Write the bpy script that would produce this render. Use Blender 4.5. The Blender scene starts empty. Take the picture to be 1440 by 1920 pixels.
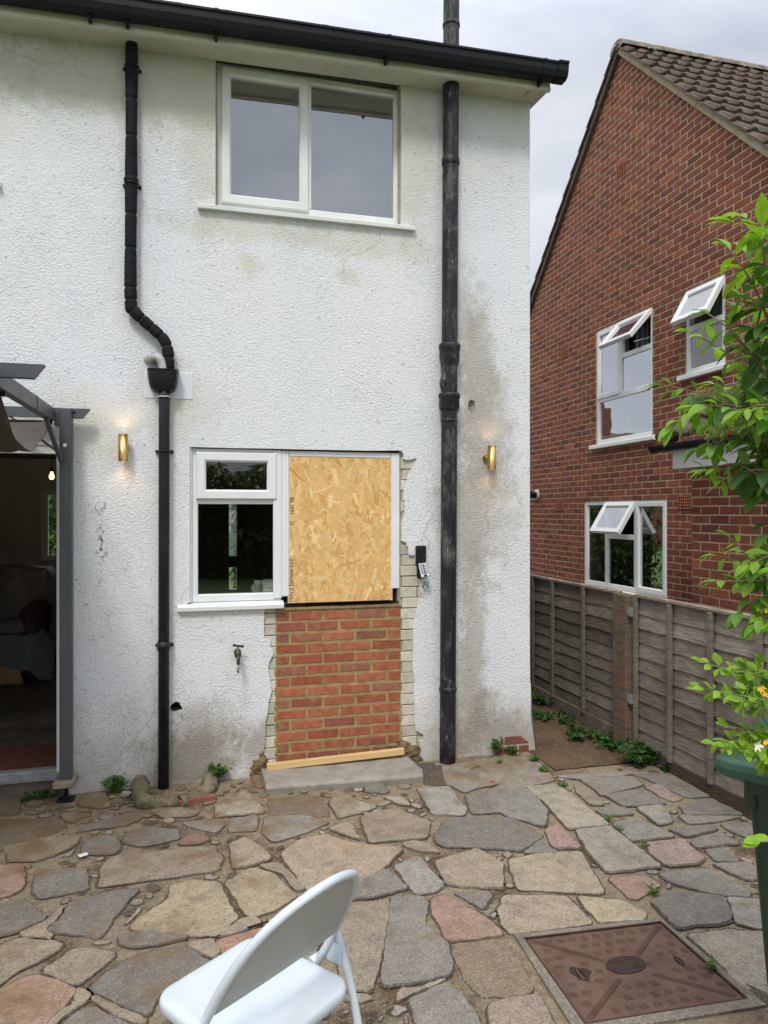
import bpy, bmesh, math, random
from mathutils import Vector, Matrix, noise, geometry
S = bpy.context.scene
C = S.collection
PI = math.pi
rnd = random.Random(7)

# ------------------------------------------------------------------ camera
FPX = 1331.0                      # focal length in pixels of the 1440x1920 photo
TH = math.atan(0.26)
CO, SI = math.cos(TH), math.sin(TH)
DC, HC = 4.77, 1.75               # distance to the rendered wall, eye height
cd = bpy.data.cameras.new("camera")
cam = bpy.data.objects.new("camera", cd); C.objects.link(cam)
cd.sensor_fit = 'VERTICAL'; cd.sensor_height = 24; cd.lens = 24 * FPX / 1920
cd.clip_start = 0.05; cd.clip_end = 500
cam.location = (0, -DC, HC)
cam.rotation_euler = (PI / 2, 0, -TH)
S.camera = cam
# ------------------------------------------------------------------ sky, sun, exposure
SUN_EL, SUN_AZ = math.radians(52), math.radians(205)     # azimuth clockwise from +Y
w = bpy.data.worlds.new("World"); S.world = w; w.use_nodes = True
nt = w.node_tree; nt.nodes.clear()
def wn(t, **k):
    n = nt.nodes.new(t)
    for a, b in k.items(): setattr(n, a, b)
    return n
out = wn('ShaderNodeOutputWorld'); bg = wn('ShaderNodeBackground')
sky = wn('ShaderNodeTexSky'); sky.sky_type = 'NISHITA'; sky.sun_disc = False
sky.sun_elevation = SUN_EL; sky.sun_rotation = SUN_AZ; sky.air_density = 1.0; sky.dust_density = 2.0
tc = wn('ShaderNodeTexCoord'); sep = wn('ShaderNodeSeparateXYZ')
mp = wn('ShaderNodeMapping'); mp.inputs['Scale'].default_value = (1, 1, 2.6)
n1 = wn('ShaderNodeTexNoise'); n1.inputs['Scale'].default_value = 2.1; n1.inputs['Detail'].default_value = 6; n1.inputs['Roughness'].default_value = .5; n1.inputs['Distortion'].default_value = .35
cr = wn('ShaderNodeValToRGB')
e = cr.color_ramp.elements
e[0].position = .3; e[0].color = (5.0, 5.5, 6.4, 1); e[1].position = .70; e[1].color = (10.2, 10.2, 10.4, 1)
em = cr.color_ramp.elements.new(.5); em.color = (7.0, 7.3, 7.9, 1)
mr = wn('ShaderNodeMapRange'); mr.inputs[1].default_value = .5; mr.inputs[2].default_value = 1.0; mr.inputs[3].default_value = 1.0; mr.inputs[4].default_value = 3.2
mul = wn('ShaderNodeVectorMath', operation='SCALE')
mix = wn('ShaderNodeMixRGB'); mix.inputs[0].default_value = .88
L = nt.links.new
L(tc.outputs['Generated'], mp.inputs[0]); L(mp.outputs[0], n1.inputs[0]); L(n1.outputs[0], cr.inputs[0])
L(tc.outputs['Generated'], sep.inputs[0]); L(sep.outputs[2], mr.inputs[0])
L(cr.outputs[0], mul.inputs[0]); L(mr.outputs[0], mul.inputs['Scale'])
L(sky.outputs[0], mix.inputs[1]); L(mul.outputs[0], mix.inputs[2]); L(mix.outputs[0], bg.inputs[0])
bg.inputs[1].default_value = 0.085; L(bg.outputs[0], out.inputs[0])
sl = bpy.data.lights.new("sun", 'SUN'); sl.energy = 1.5; sl.angle = math.radians(12); sl.color = (1, .95, .88)
so = bpy.data.objects.new("sun", sl); C.objects.link(so)
sd = Vector((math.sin(SUN_AZ) * math.cos(SUN_EL), math.cos(SUN_AZ) * math.cos(SUN_EL), math.sin(SUN_EL)))
so.rotation_euler = (-sd).to_track_quat('-Z', 'Y').to_euler(); so.location = (0, -8, 12)
S.view_settings.view_transform = 'Standard'; S.view_settings.look = 'None'
S.view_settings.exposure = 0.42; S.view_settings.gamma = 1.0

# ------------------------------------------------------------------ measuring helpers (photo -> planes of the place)
def ray(x, y):
    u = (x - 720) / FPX
    return SI + u * CO, CO - u * SI, (960 - y) / FPX
def onY(x, y, Y=0.0):
    r = ray(x, y); k = (DC + Y) / r[1]; return r[0] * k, HC + r[2] * k
def onZ(x, y, z=0.0):
    r = ray(x, y); k = (z - HC) / r[2]; return r[0] * k, r[1] * k - DC
def onX(x, y, X=5.0):
    r = ray(x, y); k = X / r[0]; return r[1] * k - DC, HC + r[2] * k
def at(x, y, Z):
    r = ray(x, y); return Vector((r[0] * Z, r[1] * Z - DC, HC + r[2] * Z))

# ------------------------------------------------------------------ object helpers
def link(o, parent=None):
    C.objects.link(o)
    if parent is not None: o.parent = parent
    return o
def tag(o, label, cat, group=None):
    o['label'] = label; o['category'] = cat
    if group: o['group'] = group
    return o
def struct(o, kind='structure'):
    o['kind'] = kind; return o
def thing(name, label, cat, loc=(0, 0, 0), group=None):
    o = bpy.data.objects.new(name, None); o.empty_display_size = .1; o.location = loc
    link(o); return tag(o, label, cat, group)

class MB:
    def __init__(s): s.v = []; s.f = []; s.c = []; s.sm = []
    def face(s, idx, col=(1, 1, 1), sm=False): s.f.append(tuple(idx)); s.c.append(col); s.sm.append(sm)
    def add(s, vs, fs, col=(1, 1, 1), sm=False):
        b = len(s.v); s.v += [tuple(q) for q in vs]
        for f in fs: s.face([b + i for i in f], col, sm)
    def box(s, x0, x1, y0, y1, z0, z1, col=(1, 1, 1), M=None):
        vs = [(x, y, z) for x in (x0, x1) for y in (y0, y1) for z in (z0, z1)]
        if M is not None: vs = [M @ Vector(q) for q in vs]
        s.add(vs, [(0, 1, 3, 2), (4, 6, 7, 5), (0, 4, 5, 1), (2, 3, 7, 6), (0, 2, 6, 4), (1, 5, 7, 3)], col)
    def bbox(s, x0, x1, y0, y1, z0, z1, b=.004, col=(1, 1, 1), M=None):
        """box with chamfered edges"""
        b = min(b, abs(x1 - x0) * .45, abs(y1 - y0) * .45, abs(z1 - z0) * .45)
        bm = bmesh.new(); bmesh.ops.create_cube(bm, size=1)
        for q in bm.verts:
            q.co = Vector(((x0 + x1) / 2 + q.co.x * (x1 - x0), (y0 + y1) / 2 + q.co.y * (y1 - y0), (z0 + z1) / 2 + q.co.z * (z1 - z0)))
        bmesh.ops.bevel(bm, geom=list(bm.edges), offset=b, segments=1, affect='EDGES', profile=.5)
        s.addbm(bm, col, M)
    def addbm(s, bm, col=(1, 1, 1), M=None, sm=False):
        bm.verts.index_update(); b = len(s.v)
        for q in bm.verts: s.v.append(tuple(M @ q.co) if M is not None else tuple(q.co))
        for f in bm.faces: s.face([b + q.index for q in f.verts], col, sm)
        bm.free()
    def tube(s, pts, r, n=12, cap=True, col=(1, 1, 1), flat=None):
        pts = [Vector(p) for p in pts]; m = len(pts)
        rs = r if isinstance(r, (list, tuple)) else [r] * m
        t0 = (pts[1] - pts[0]).normalized()
        up = Vector((0, 0, 1)) if abs(t0.z) < .9 else Vector((0, 1, 0))
        nn = (up - t0 * up.dot(t0)).normalized(); b = len(s.v)
        for i, p in enumerate(pts):
            t = (pts[min(i + 1, m - 1)] - pts[max(i - 1, 0)]).normalized()
            nn = (nn - t * nn.dot(t)).normalized(); bn = t.cross(nn)
            for k in range(n):
                a = 2 * PI * k / n; s.v.append(tuple(p + (nn * math.cos(a) + bn * math.sin(a)) * rs[i]))
        for i in range(m - 1):
            for k in range(n):
                s.face((b + i * n + k, b + i * n + (k + 1) % n, b + (i + 1) * n + (k + 1) % n, b + (i + 1) * n + k), col, True)
        if cap:
            s.face([b + k for k in range(n)][::-1], col); s.face([b + (m - 1) * n + k for k in range(n)], col)
    def lathe(s, prof, M=None, n=20, col=(1, 1, 1), cap=True):
        """prof: list of (radius, height)"""
        b = len(s.v)
        for r, z in prof:
            for k in range(n):
                a = 2 * PI * k / n; q = Vector((r * math.cos(a), r * math.sin(a), z))
                s.v.append(tuple(M @ q) if M is not None else tuple(q))
        for i in range(len(prof) - 1):
            for k in range(n):
                s.face((b + i * n + k, b + i * n + (k + 1) % n, b + (i + 1) * n + (k + 1) % n, b + (i + 1) * n + k), col, True)
        if cap:
            s.face([b + k for k in range(n)][::-1], col); s.face([b + (len(prof) - 1) * n + k for k in range(n)], col)
    def prism(s, poly, h, M=None, col=(1, 1, 1)):
        """2-D polygon (x, y) extruded from 0 to h in z, then M"""
        n = len(poly); vs = [Vector((x, y, 0)) for x, y in poly] + [Vector((x, y, h)) for x, y in poly]
        if M is not None: vs = [M @ q for q in vs]
        s.add(vs, [tuple(range(n))[::-1], tuple(range(n, 2 * n))] + [(i, (i + 1) % n, n + (i + 1) % n, n + i) for i in range(n)], col)
    def build(s, name, m, parent=None, off=None):
        me = bpy.data.meshes.new(name); me.from_pydata(s.v, [], s.f); me.update()
        bm = bmesh.new(); bm.from_mesh(me)
        bmesh.ops.recalc_face_normals(bm, faces=bm.faces); bm.to_mesh(me); bm.free()
        ca = me.color_attributes.new('Col', 'FLOAT_COLOR', 'CORNER')
        flat = []
        for p, c in zip(me.polygons, s.c):
            for _ in range(p.loop_total): flat += [c[0], c[1], c[2], 1.0]
        ca.data.foreach_set('color', flat)
        me.polygons.foreach_set('use_smooth', s.sm)
        me.materials.append(m)
        return link(bpy.data.objects.new(name, me), parent)

def catmull(P, k=6):
    P = [Vector(p) for p in P]; o = []
    for i in range(len(P) - 1):
        a, b, c, d = P[max(i - 1, 0)], P[i], P[i + 1], P[min(i + 2, len(P) - 1)]
        for j in range(k):
            t = j / k
            o.append(.5 * (2 * b + (c - a) * t + (2 * a - 5 * b + 4 * c - d) * t * t + (3 * b - a - 3 * c + d) * t ** 3))
    o.append(P[-1]); return o

def clip(poly, nx, ny, c):
    """keep nx*x+ny*y<=c"""
    o = []
    for i in range(len(poly)):
        p, q = poly[i], poly[(i + 1) % len(poly)]
        a = nx * p[0] + ny * p[1] - c; b = nx * q[0] + ny * q[1] - c
        if a <= 0: o.append(p)
        if (a < 0 < b) or (b < 0 < a):
            t = a / (a - b); o.append((p[0] + (q[0] - p[0]) * t, p[1] + (q[1] - p[1]) * t))
    return o
def inside(pt, poly):
    r = False; x, y = pt
    for i in range(len(poly)):
        (x1, y1), (x2, y2) = poly[i], poly[i - 1]
        if (y1 > y) != (y2 > y) and x < (x2 - x1) * (y - y1) / (y2 - y1) + x1: r = not r
    return r

# ------------------------------------------------------------------ materials
class NT:
    def __init__(s, name):
        s.m = bpy.data.materials.new(name); s.m.use_nodes = True; s.t = s.m.node_tree; s.t.nodes.clear()
        s.out = s.n('ShaderNodeOutputMaterial'); s.tc = None
    def n(s, t, ins=None, **k):
        q = s.t.nodes.new(t)
        for a, b in k.items(): setattr(q, a, b)
        for a, b in (ins or {}).items(): s.set(q.inputs[a], b)
        return q
    def set(s, sock, b):
        if isinstance(b, bpy.types.NodeSocket): s.t.links.new(b, sock)
        elif isinstance(b, bpy.types.Node): s.t.links.new(b.outputs[0], sock)
        else:
            if isinstance(b, (tuple, list)) and len(b) == 3 and sock.type == 'RGBA': b = (*b, 1)
            sock.default_value = b
    def co(s):
        if s.tc is None: s.tc = s.n('ShaderNodeTexCoord')
        return s.tc.outputs['Object']
    def noise(s, scale, detail=4, rough=.55, sc=(1, 1, 1), loc=(0, 0, 0), dist=0.):
        m = s.n('ShaderNodeMapping', {0: s.co(), 'Scale': sc, 'Location': loc})
        return s.n('ShaderNodeTexNoise', {0: m, 'Scale': scale, 'Detail': detail, 'Roughness': rough, 'Distortion': dist}).outputs[0]
    def ramp(s, v, a, b, c0=0., c1=1.):
        q = s.n('ShaderNodeMapRange', {0: v, 1: a, 2: b, 3: c0, 4: c1}); return q.outputs[0]
    def math(s, op, a, b=0.):
        return s.n('ShaderNodeMath', {0: a, 1: b}, operation=op).outputs[0]
    def mix(s, f, a, b, mode='MIX'):
        return s.n('ShaderNodeMixRGB', {0: f, 1: a, 2: b}, blend_type=mode).outputs[0]
    def col(s): return s.n('ShaderNodeVertexColor', layer_name='Col').outputs[0]
    def bump(s, h, strength=.5, dist=.01, nrm=None):
        d = {'Height': h, 'Strength': strength, 'Distance': dist}
        if nrm is not None: d['Normal'] = nrm
        return s.n('ShaderNodeBump', d).outputs[0]
    def bsdf(s, color, rough=.8, **k):
        d = {'Base Color': color, 'Roughness': rough}
        d.update(k); q = s.n('ShaderNodeBsdfPrincipled', d)
        s.t.links.new(q.outputs[0], s.out.inputs[0]); return s.m

def simple(name, color, rough=.6, var=.12, scale=8, metallic=0., bump=.0, bs=60, spec=.5, sc=(1, 1, 1)):
    t = NT(name); a = t.noise(scale, 5, .6, sc)
    c = t.mix(t.ramp(a, .3, .7), tuple(x * (1 - var) for x in color), tuple(min(1, x * (1 + var)) for x in color))
    r = t.ramp(t.noise(scale * 2.3, 3), .3, .7, rough * .85, min(1, rough * 1.15))
    k = {'Metallic': metallic, 'Specular IOR Level': spec}
    if bump: k['Normal'] = t.bump(t.noise(bs, 3), bump, .004)
    return t.bsdf(c, r, **k)

def colored(name, rough=.85, scale=30, var=.2, bump=.4, bdist=.004, dirt=None, spec=.3):
    t = NT(name); c = t.col()
    g = t.ramp(t.noise(scale, 6, .65), .25, .75, 1 - var, 1 + var)
    c = t.mix(1., c, t.n('ShaderNodeCombineXYZ', {0: g, 1: g, 2: g}).outputs[0], 'MULTIPLY')
    if dirt:
        c = t.mix(t.ramp(t.noise(dirt[1], 5, .6), dirt[2], dirt[3], 0, dirt[4]), c, dirt[0])
    return t.bsdf(c, rough, **{'Normal': t.bump(t.noise(scale * 3, 4, .7), bump, bdist), 'Specular IOR Level': spec})

def m_render():
    t = NT('roughcast_render'); co = t.co()
    sp = t.n('ShaderNodeSeparateXYZ', {0: co}); X, Z = sp.outputs[0], sp.outputs[2]
    big = t.noise(1.3, 5, .6, loc=(3, 0, 1)); med = t.noise(6, 6, .65); fine = t.noise(42, 4, .6); grn = t.noise(30, 5, .7, sc=(1, 1, .7))
    c = t.mix(t.ramp(big, .35, .65), (.735, .765, .81), (.78, .79, .80))
    def blob(cx, cz, rx, rz, soft=.5):
        dx = t.math('DIVIDE', t.math('SUBTRACT', X, cx), rx); dz = t.math('DIVIDE', t.math('SUBTRACT', Z, cz), rz)
        d = t.math('SQRT', t.math('ADD', t.math('MULTIPLY', dx, dx), t.math('MULTIPLY', dz, dz)))
        d = t.math('ADD', d, t.math('ADD', t.math('MULTIPLY', t.math('SUBTRACT', med, .5), 1.7), t.math('MULTIPLY', t.math('SUBTRACT', grn, .5), 1.5)))
        return t.ramp(d, 1 + soft * .5, 1 - soft * .5)
    def stain(c, f, color, amt):
        return t.mix(t.math('MULTIPLY', f, amt), c, color)
    # algae under the eaves
    top = t.ramp(t.math('ADD', Z, t.math('MULTIPLY', t.math('SUBTRACT', big, .5), 1.3)), 3.9, 4.9)
    c = stain(c, top, (.54, .53, .41), .55)
    c = stain(c, blob(-.3, 4.45, 1.2, .22), (.42, .40, .26), .5)
    for a, b, rx, rz in ((.02, 4.2, .12, .6), (1.47, 4.2, .12, .55), (.3, 3.62, .5, .09), (1.1, 3.6, .45, .1)):
        c = stain(c, blob(a, b, rx, rz, .9), (.56, .54, .43), .5)
    for a, b, rx, rz in ((.32, 3.38, .06, .07), (.98, 3.36, .07, .06), (-.75, 2.3, .3, .2), (-.15, 2.45, .2, .2)):
        c = stain(c, blob(a, b, rx, rz, 1.2), (.58, .55, .40), .5)
    # damp patch beside the soil pipe
    for a, b, rx, rz, k in ((1.93, 2.75, .13, .50, .75), (1.98, 2.3, .22, .42, .65), (1.85, 1.6, .17, .55, .5), (1.95, 1.75, .3, .35, .45), (1.9, .7, .09, .8, .7), (1.82, .35, .14, .45, .55), (1.83, 3.1, .08, .4, .4)):
        c = stain(c, blob(a, b, rx, rz, .7), (.40, .37, .31), k)
    # splash dirt at the base
    low = t.ramp(t.math('ADD', Z, t.math('MULTIPLY', t.math('SUBTRACT', med, .5), .9)), .55, -.1)
    c = stain(c, low, (.40, .34, .25), .75)
    for a, b, rx, rz, k in ((-.05, .16, .26, .20, .9), (.05, .36, .2, .16, .45), (.42, .2, .16, .16, .6), (2.05, .15, .3, .14, .7), (2.0, .33, .12, .14, .5)):
        c = stain(c, blob(a, b, rx, rz, .8), (.27, .24, .19), k)
    # hairline cracks and thin run-off streaks
    ck = t.n('ShaderNodeTexVoronoi', {0: t.n('ShaderNodeMapping', {0: t.n('ShaderNodeVectorMath', {0: co, 1: t.n('ShaderNodeVectorMath', {0: t.n('ShaderNodeTexNoise', {0: co, 'Scale': 3.}).outputs[1], 'Scale': .35}, operation='SCALE').outputs[0]}, operation='ADD').outputs[0], 'Scale': (.9, 1, .55)}), 'Scale': 1.1}, feature='DISTANCE_TO_EDGE').outputs[0]
    c = stain(c, t.math('MULTIPLY', t.ramp(ck, .006, .002), t.ramp(big, .48, .56)), (.30, .29, .26), .35)
    dr = t.ramp(t.noise(9, 4, .6, sc=(2.6, 1, .12)), .58, .75)
    c = stain(c, t.math('MULTIPLY', dr, t.ramp(Z, 3.0, 4.6)), (.40, .39, .30), .35)
    # mould specks
    sk = t.ramp(t.noise(85, 2, .5), .60, .66)
    for a, b, rx, rz in ((1.58, 1.9, .10, .75), (1.58, 1.1, .08, .4), (2.0, 1.9, .25, .7), (-.55, .3, .3, .3), (.1, .4, .35, .25), (2.0, .3, .2, .25)):
        c = stain(c, t.math('MULTIPLY', sk, blob(a, b, rx, rz, 1.)), (.13, .12, .10), .75)
    sk2 = t.ramp(t.noise(38, 1, .4, loc=(7, 1, 2)), .72, .75)
    c = stain(c, sk2, (.28, .25, .2), .5)
    mk = t.ramp(t.noise(60, 3, .7, sc=(1, 1, .5)), .5, .6)
    for a, b, rx, rz in ((-.60, 1.60, .025, .15), (-.60, 1.78, .03, .03), (-.60, 1.48, .035, .04), (-.60, 1.31, .02, .02), (1.53, 1.21, .03, .07)):
        c = stain(c, t.math('MULTIPLY', mk, blob(a, b, rx, rz, 1.)), (.10, .09, .06), .95)
    # relief of the roughcast
    h1 = t.noise(64, 3, .55, sc=(1, 1, 1.35), dist=.55); h2 = t.noise(150, 2, .5)
    v = t.n('ShaderNodeTexVoronoi', {0: t.n('ShaderNodeMapping', {0: co, 'Scale': (1, 1, 1.35)}), 'Scale': 110.}).outputs[0]
    h = t.math('ADD', t.math('MULTIPLY', t.ramp(h1, .3, .7), 1.), t.math('ADD', t.math('MULTIPLY', h2, .5), t.math('MULTIPLY', v, -.35)))
    c = stain(c, t.ramp(h, .8, .3), (.46, .45, .41), .25)  # colour also darker in the hollows of the relief
    return t.bsdf(c, .9, **{'Normal': t.bump(t.math('MULTIPLY', h, t.ramp(t.noise(2.2, 4, .6, loc=(9, 0, 3)), .35, .65, .5, 1.1)), .85, .0042), 'Specular IOR Level': .25})

def m_glass(name, refl=.3, tint=(.75, .8, .8), rough=.0, body=1.):
    t = NT(name)
    g = t.n('ShaderNodeBsdfGlossy', {'Color': (.95, .97, 1.), 'Roughness': rough, 'Normal': t.bump(t.noise(2.2, 2), .05, .02)})
    tr = t.n('ShaderNodeBsdfTransparent', {'Color': tint})
    lw = t.n('ShaderNodeLayerWeight', {0: .35})
    f = t.ramp(lw.outputs[1], 0, 1, refl, 1.)
    ms = t.n('ShaderNodeMixShader', {0: f, 1: tr, 2: g}); t.t.links.new(ms.outputs[0], t.out.inputs[0]); return t.m

def m_leaf(name, tr=.35, rough=.5):
    t = NT(name); c = t.col(); g = t.ramp(t.noise(40, 3), .3, .7, .8, 1.2)
    c = t.mix(1., c, t.n('ShaderNodeCombineXYZ', {0: g, 1: g, 2: g}).outputs[0], 'MULTIPLY')
    p = t.n('ShaderNodeBsdfPrincipled', {'Base Color': c, 'Roughness': rough, 'Specular IOR Level': .45, 'Normal': t.bump(t.noise(130, 2), .25, .002)})
    c2 = t.mix(1., c, (1.5, 1.5, .5), 'MULTIPLY')
    tl = t.n('ShaderNodeBsdfTranslucent', {'Color': c2})
    ms = t.n('ShaderNodeMixShader', {0: tr, 1: p, 2: tl}); t.t.links.new(ms.outputs[0], t.out.inputs[0]); return t.m

def m_emit(name, color, s):
    t = NT(name); q = t.n('ShaderNodeEmission', {'Color': color, 'Strength': s}); t.t.links.new(q.outputs[0], t.out.inputs[0]); return t.m

def m_stone():
    t = NT('paving_stone'); c = t.col(); co = t.co()
    sp = t.n('ShaderNodeSeparateXYZ', {0: co}); X, Y = sp.outputs[0], sp.outputs[1]
    big = t.noise(3.2, 5, .65); g = t.ramp(t.noise(14, 6, .7), .25, .75, .72, 1.25)
    c = t.mix(1., c, t.n('ShaderNodeCombineXYZ', {0: g, 1: g, 2: g}).outputs[0], 'MULTIPLY')
    agg = t.n('ShaderNodeTexVoronoi', {0: co, 'Scale': 170.}); 
    av = t.n('ShaderNodeSeparateXYZ', {0: agg.outputs[1]}).outputs[0]
    c = t.mix(t.ramp(av, .80, .86, 0, .6), c, (.10, .09, .08))
    c = t.mix(t.ramp(av, .20, .14, 0, .28), c, (.45, .41, .33))
    # lichen-dark blotches and the sandy film left by washed-down mortar
    c = t.mix(t.ramp(t.noise(5, 6, .7, loc=(5, 2, 0)), .52, .72, 0, .55), c, (.085, .08, .07))
    film = t.math('ADD', t.ramp(Y, -1.1, -.15, 0., .17), t.ramp(X, 1.1, .1, 0, .10))
    f = t.ramp(t.math('ADD', big, film), .60, .78, 0, .85)
    c = t.mix(f, c, (.17, .105, .05))
    rough = t.ramp(t.noise(2.5, 4, .6, loc=(1, 5, 0)), .35, .65, .5, .85)
    h = t.math('ADD', t.noise(60, 5, .7), t.math('MULTIPLY', t.noise(9, 4), 1.5))
    return t.bsdf(c, rough, **{'Normal': t.bump(h, .7, .006), 'Specular IOR Level': .35})

def m_bed():
    t = NT('sandy_bedding'); a = t.noise(3.3, 6, .7); b = t.noise(45, 5, .7)
    c = t.mix(t.ramp(a, .38, .52), (.13, .085, .048), (.31, .255, .175))
    c = t.mix(t.ramp(b, .35, .7, 0, .55), c, (.06, .04, .022))
    c = t.mix(t.ramp(t.noise(6, 4, .6, loc=(3, 8, 0)), .60, .72, 0, .5), c, (.055, .065, .02))
    v = t.n('ShaderNodeTexVoronoi', {0: t.co(), 'Scale': 150.})
    vv = t.n('ShaderNodeSeparateXYZ', {0: v.outputs[1]}).outputs[0]
    c = t.mix(t.ramp(vv, .86, .9, 0, .5), c, (.40, .31, .19))
    h = t.math('ADD', t.noise(70, 5, .7), t.math('MULTIPLY', t.noise(12, 4), 2.))
    return t.bsdf(c, .85, **{'Normal': t.bump(h, .9, .012), 'Specular IOR Level': .3})

def m_black_iron():
    t = NT('black_painted_iron')
    a = t.noise(13, 6, .7, sc=(1, 1, .35)); b = t.noise(80, 5, .7, sc=(1.3, 1, .22))
    c = t.mix(t.ramp(a, .50, .66, 0, .55), (.016, .016, .021), (.14, .135, .13))
    c = t.mix(t.math('MULTIPLY', t.ramp(b, .58, .66), t.ramp(a, .45, .6)), c, (.34, .33, .31))
    return t.bsdf(c, t.ramp(a, .3, .7, .32, .7), **{'Normal': t.bump(b, .35, .003), 'Specular IOR Level': .3})

def m_pvc_black():
    t = NT('dusty_black_plastic')
    a = t.noise(9, 6, .7, sc=(1, 1, .4)); b = t.noise(110, 3, .6, sc=(1, 1, .45))
    z = t.n('ShaderNodeSeparateXYZ', {0: t.co()}).outputs[2]
    c = t.mix(t.ramp(a, .5, .75, 0, .3), (.017, .018, .022), (.08, .078, .08))
    c = t.mix(t.math('MULTIPLY', t.ramp(b, .66, .69), t.ramp(z, 1.3, .2, 0, .8)), c, (.45, .44, .42))
    return t.bsdf(c, .5, **{'Specular IOR Level': .3})

def m_fence():
    t = NT('weathered_fence_wood'); c = t.col()
    g = t.noise(4, 7, .72, sc=(1, 2.2, 26), dist=.6); g2 = t.noise(11, 5, .7, sc=(1, .8, 9))
    c = t.mix(1., c, t.mix(t.ramp(g, .3, .7), (.36, .34, .315), (1.42, 1.36, 1.28)), 'MULTIPLY')
    c = t.mix(t.ramp(g2, .6, .8, 0, .5), c, (.25, .235, .21))
    c = t.mix(t.ramp(t.noise(2, 4), .5, .7, 0, .45), c, (.04, .036, .03))
    return t.bsdf(c, .85, **{'Normal': t.bump(g, .7, .006), 'Specular IOR Level': .25})

MR = m_render()
M = dict(
    upvc=simple('white_upvc', (.74, .76, .76), .35, .04, 5),
    upvc_old=simple('aged_white_upvc', (.74, .755, .73), .45, .09, 3.5),
    eave=simple('dirty_cream_board', (.60, .59, .48), .6, .14, 5, sc=(1, 1, 2)),
    soffit=simple('soffit_board', (.55, .54, .46), .75, .14, 4),
    gutter=simple('charcoal_gutter', (.008, .009, .012), .5, .3, 6, spec=.25),
    foam=simple('black_pipe_foam', (.011, .011, .014), .8, .25, 12, bump=.3, spec=.2),
    iron=m_black_iron(), pvc=m_pvc_black(),
    brickred=colored('red_brick', .85, 22, .32, .6, .006, dirt=((.27, .22, .10), 11, .52, .74, .6)),
    brickold=colored('weathered_brick', .88, 18, .28, .5, .006),
    creambrick=colored('cream_painted_brick', .75, 14, .2, .6, .006, dirt=((.16, .14, .09), 26, .62, .78, .5)),
    mortar_y=simple('fresh_khaki_mortar', (.30, .235, .10), .9, .3, 14, bump=.8, bs=90),
    mortar_c=simple('cream_mortar', (.36, .33, .23), .9, .2, 14, bump=.8, bs=90),
    mortar_n=simple('buff_mortar', (.50, .385, .23), .9, .18, 10, bump=.8, bs=60),
    mud=simple('wet_rubble', (.15, .10, .045), .8, .35, 18, bump=.9, bs=50),
    concrete=simple('weathered_concrete', (.27, .25, .21), .85, .25, 9, bump=.7, bs=70),
    concrete_d=simple('damp_concrete', (.13, .105, .08), .85, .3, 7, bump=.7, bs=60),
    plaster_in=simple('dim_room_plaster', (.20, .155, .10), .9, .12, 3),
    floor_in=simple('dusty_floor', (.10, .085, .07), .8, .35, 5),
    brass=simple('brushed_brass', (.62, .42, .15), .28, .1, 30, metallic=1., sc=(1, 1, .05)),
    gunmetal=simple('grey_powder_coat', (.075, .082, .092), .42, .2, 4, sc=(1, 1, .4)),
    canopy=simple('taupe_canopy_fabric', (.075, .066, .056), .9, .2, 6, bump=.5, bs=300),
    black=simple('black_plastic', (.010, .010, .012), .45, .2, 20, spec=.3),
    chrome=simple('silver_keysafe_metal', (.62, .63, .65), .3, .1, 30, metallic=.8),
    galv=simple('galvanised_steel', (.35, .36, .37), .45, .25, 12, metallic=.6),
    pine=simple('fresh_pine', (.62, .42, .19), .65, .18, 7, bump=.3, bs=60, sc=(.2, 1, 3)),
    chair=simple('white_enamel', (.55, .61, .66), .34, .05, 7),
    chairback=simple('shaded_backrest', (.42, .44, .42), .5, .04, 3),  # shade on the leaning rear face is put into this grey
    bin=simple('green_bin_plastic', (.010, .034, .019), .45, .15, 3),
    binlid=simple('faded_green_lid', (.022, .078, .048), .45, .12, 4),
    roof=simple('brown_roof_tiles', (.105, .075, .058), .9, .4, 9, bump=.6, bs=60),
    vergem=simple('verge_mortar', (.33, .27, .17), .9, .3, 9, bump=.9, bs=50),
    bark=simple('twig_bark', (.16, .11, .07), .8, .3, 30),
    stem=simple('green_stem', (.16, .20, .06), .6, .2, 30),
    grey_pipe=simple('old_grey_pipe', (.42, .42, .40), .5, .15, 10),
    redwood=simple('red_brown_lintel', (.11, .045, .035), .7, .3, 10),
    sheet=simple('dust_sheet', (.15, .155, .16), .35, .2, 6),
    paper=simple('brown_floor_paper', (.40, .24, .12), .8, .2, 6),
    sofa=simple('dark_sofa', (.05, .03, .03), .9, .3, 10),
    terracotta=simple('terracotta', (.36, .13, .075), .85, .3, 30, bump=.4, bs=40),
    kerbstone=simple('mossy_kerb', (.15, .125, .075), .9, .7, 14, bump=1., bs=45),
    grit=colored('grit', .8, 60, .3), leaf=m_leaf('leaf', .42), leafd=m_leaf('leaf_small', .45, .5),
    petal=colored('petal', .6, 40, .1, .1), stone=m_stone(), bed=m_bed(), fence=m_fence(), hole=simple('painted_hole_shade', (.012, .009, .008), .9),
    glass=m_glass('window_glass', .30), glass_k=m_glass('kitchen_glass', .10, (.75, .8, .75)),
    glass_n=m_glass('neighbour_glass', .33, (.6, .65, .65)), frosted=simple('frosted_glass', (.5, .52, .5), .5, .3, 60, bump=.8, bs=80),
    lampglow=m_emit('lamp_glow', (1., .72, .42), 5), bulb=m_emit('bulb_glow', (1., .55, .18), 4),
    curtain=simple('grey_net_curtain', (.20, .21, .22), .9, .1, 5), white=simple('white_ceramic', (.7, .71, .7), .3, .05, 5),
    ink=simple('printing_ink', (.03, .025, .03), .8, .2, 50),
    lawn=simple('lawn_green', (.07, .12, .025), .95, .35, 6, bump=1., bs=40),
)
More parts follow.
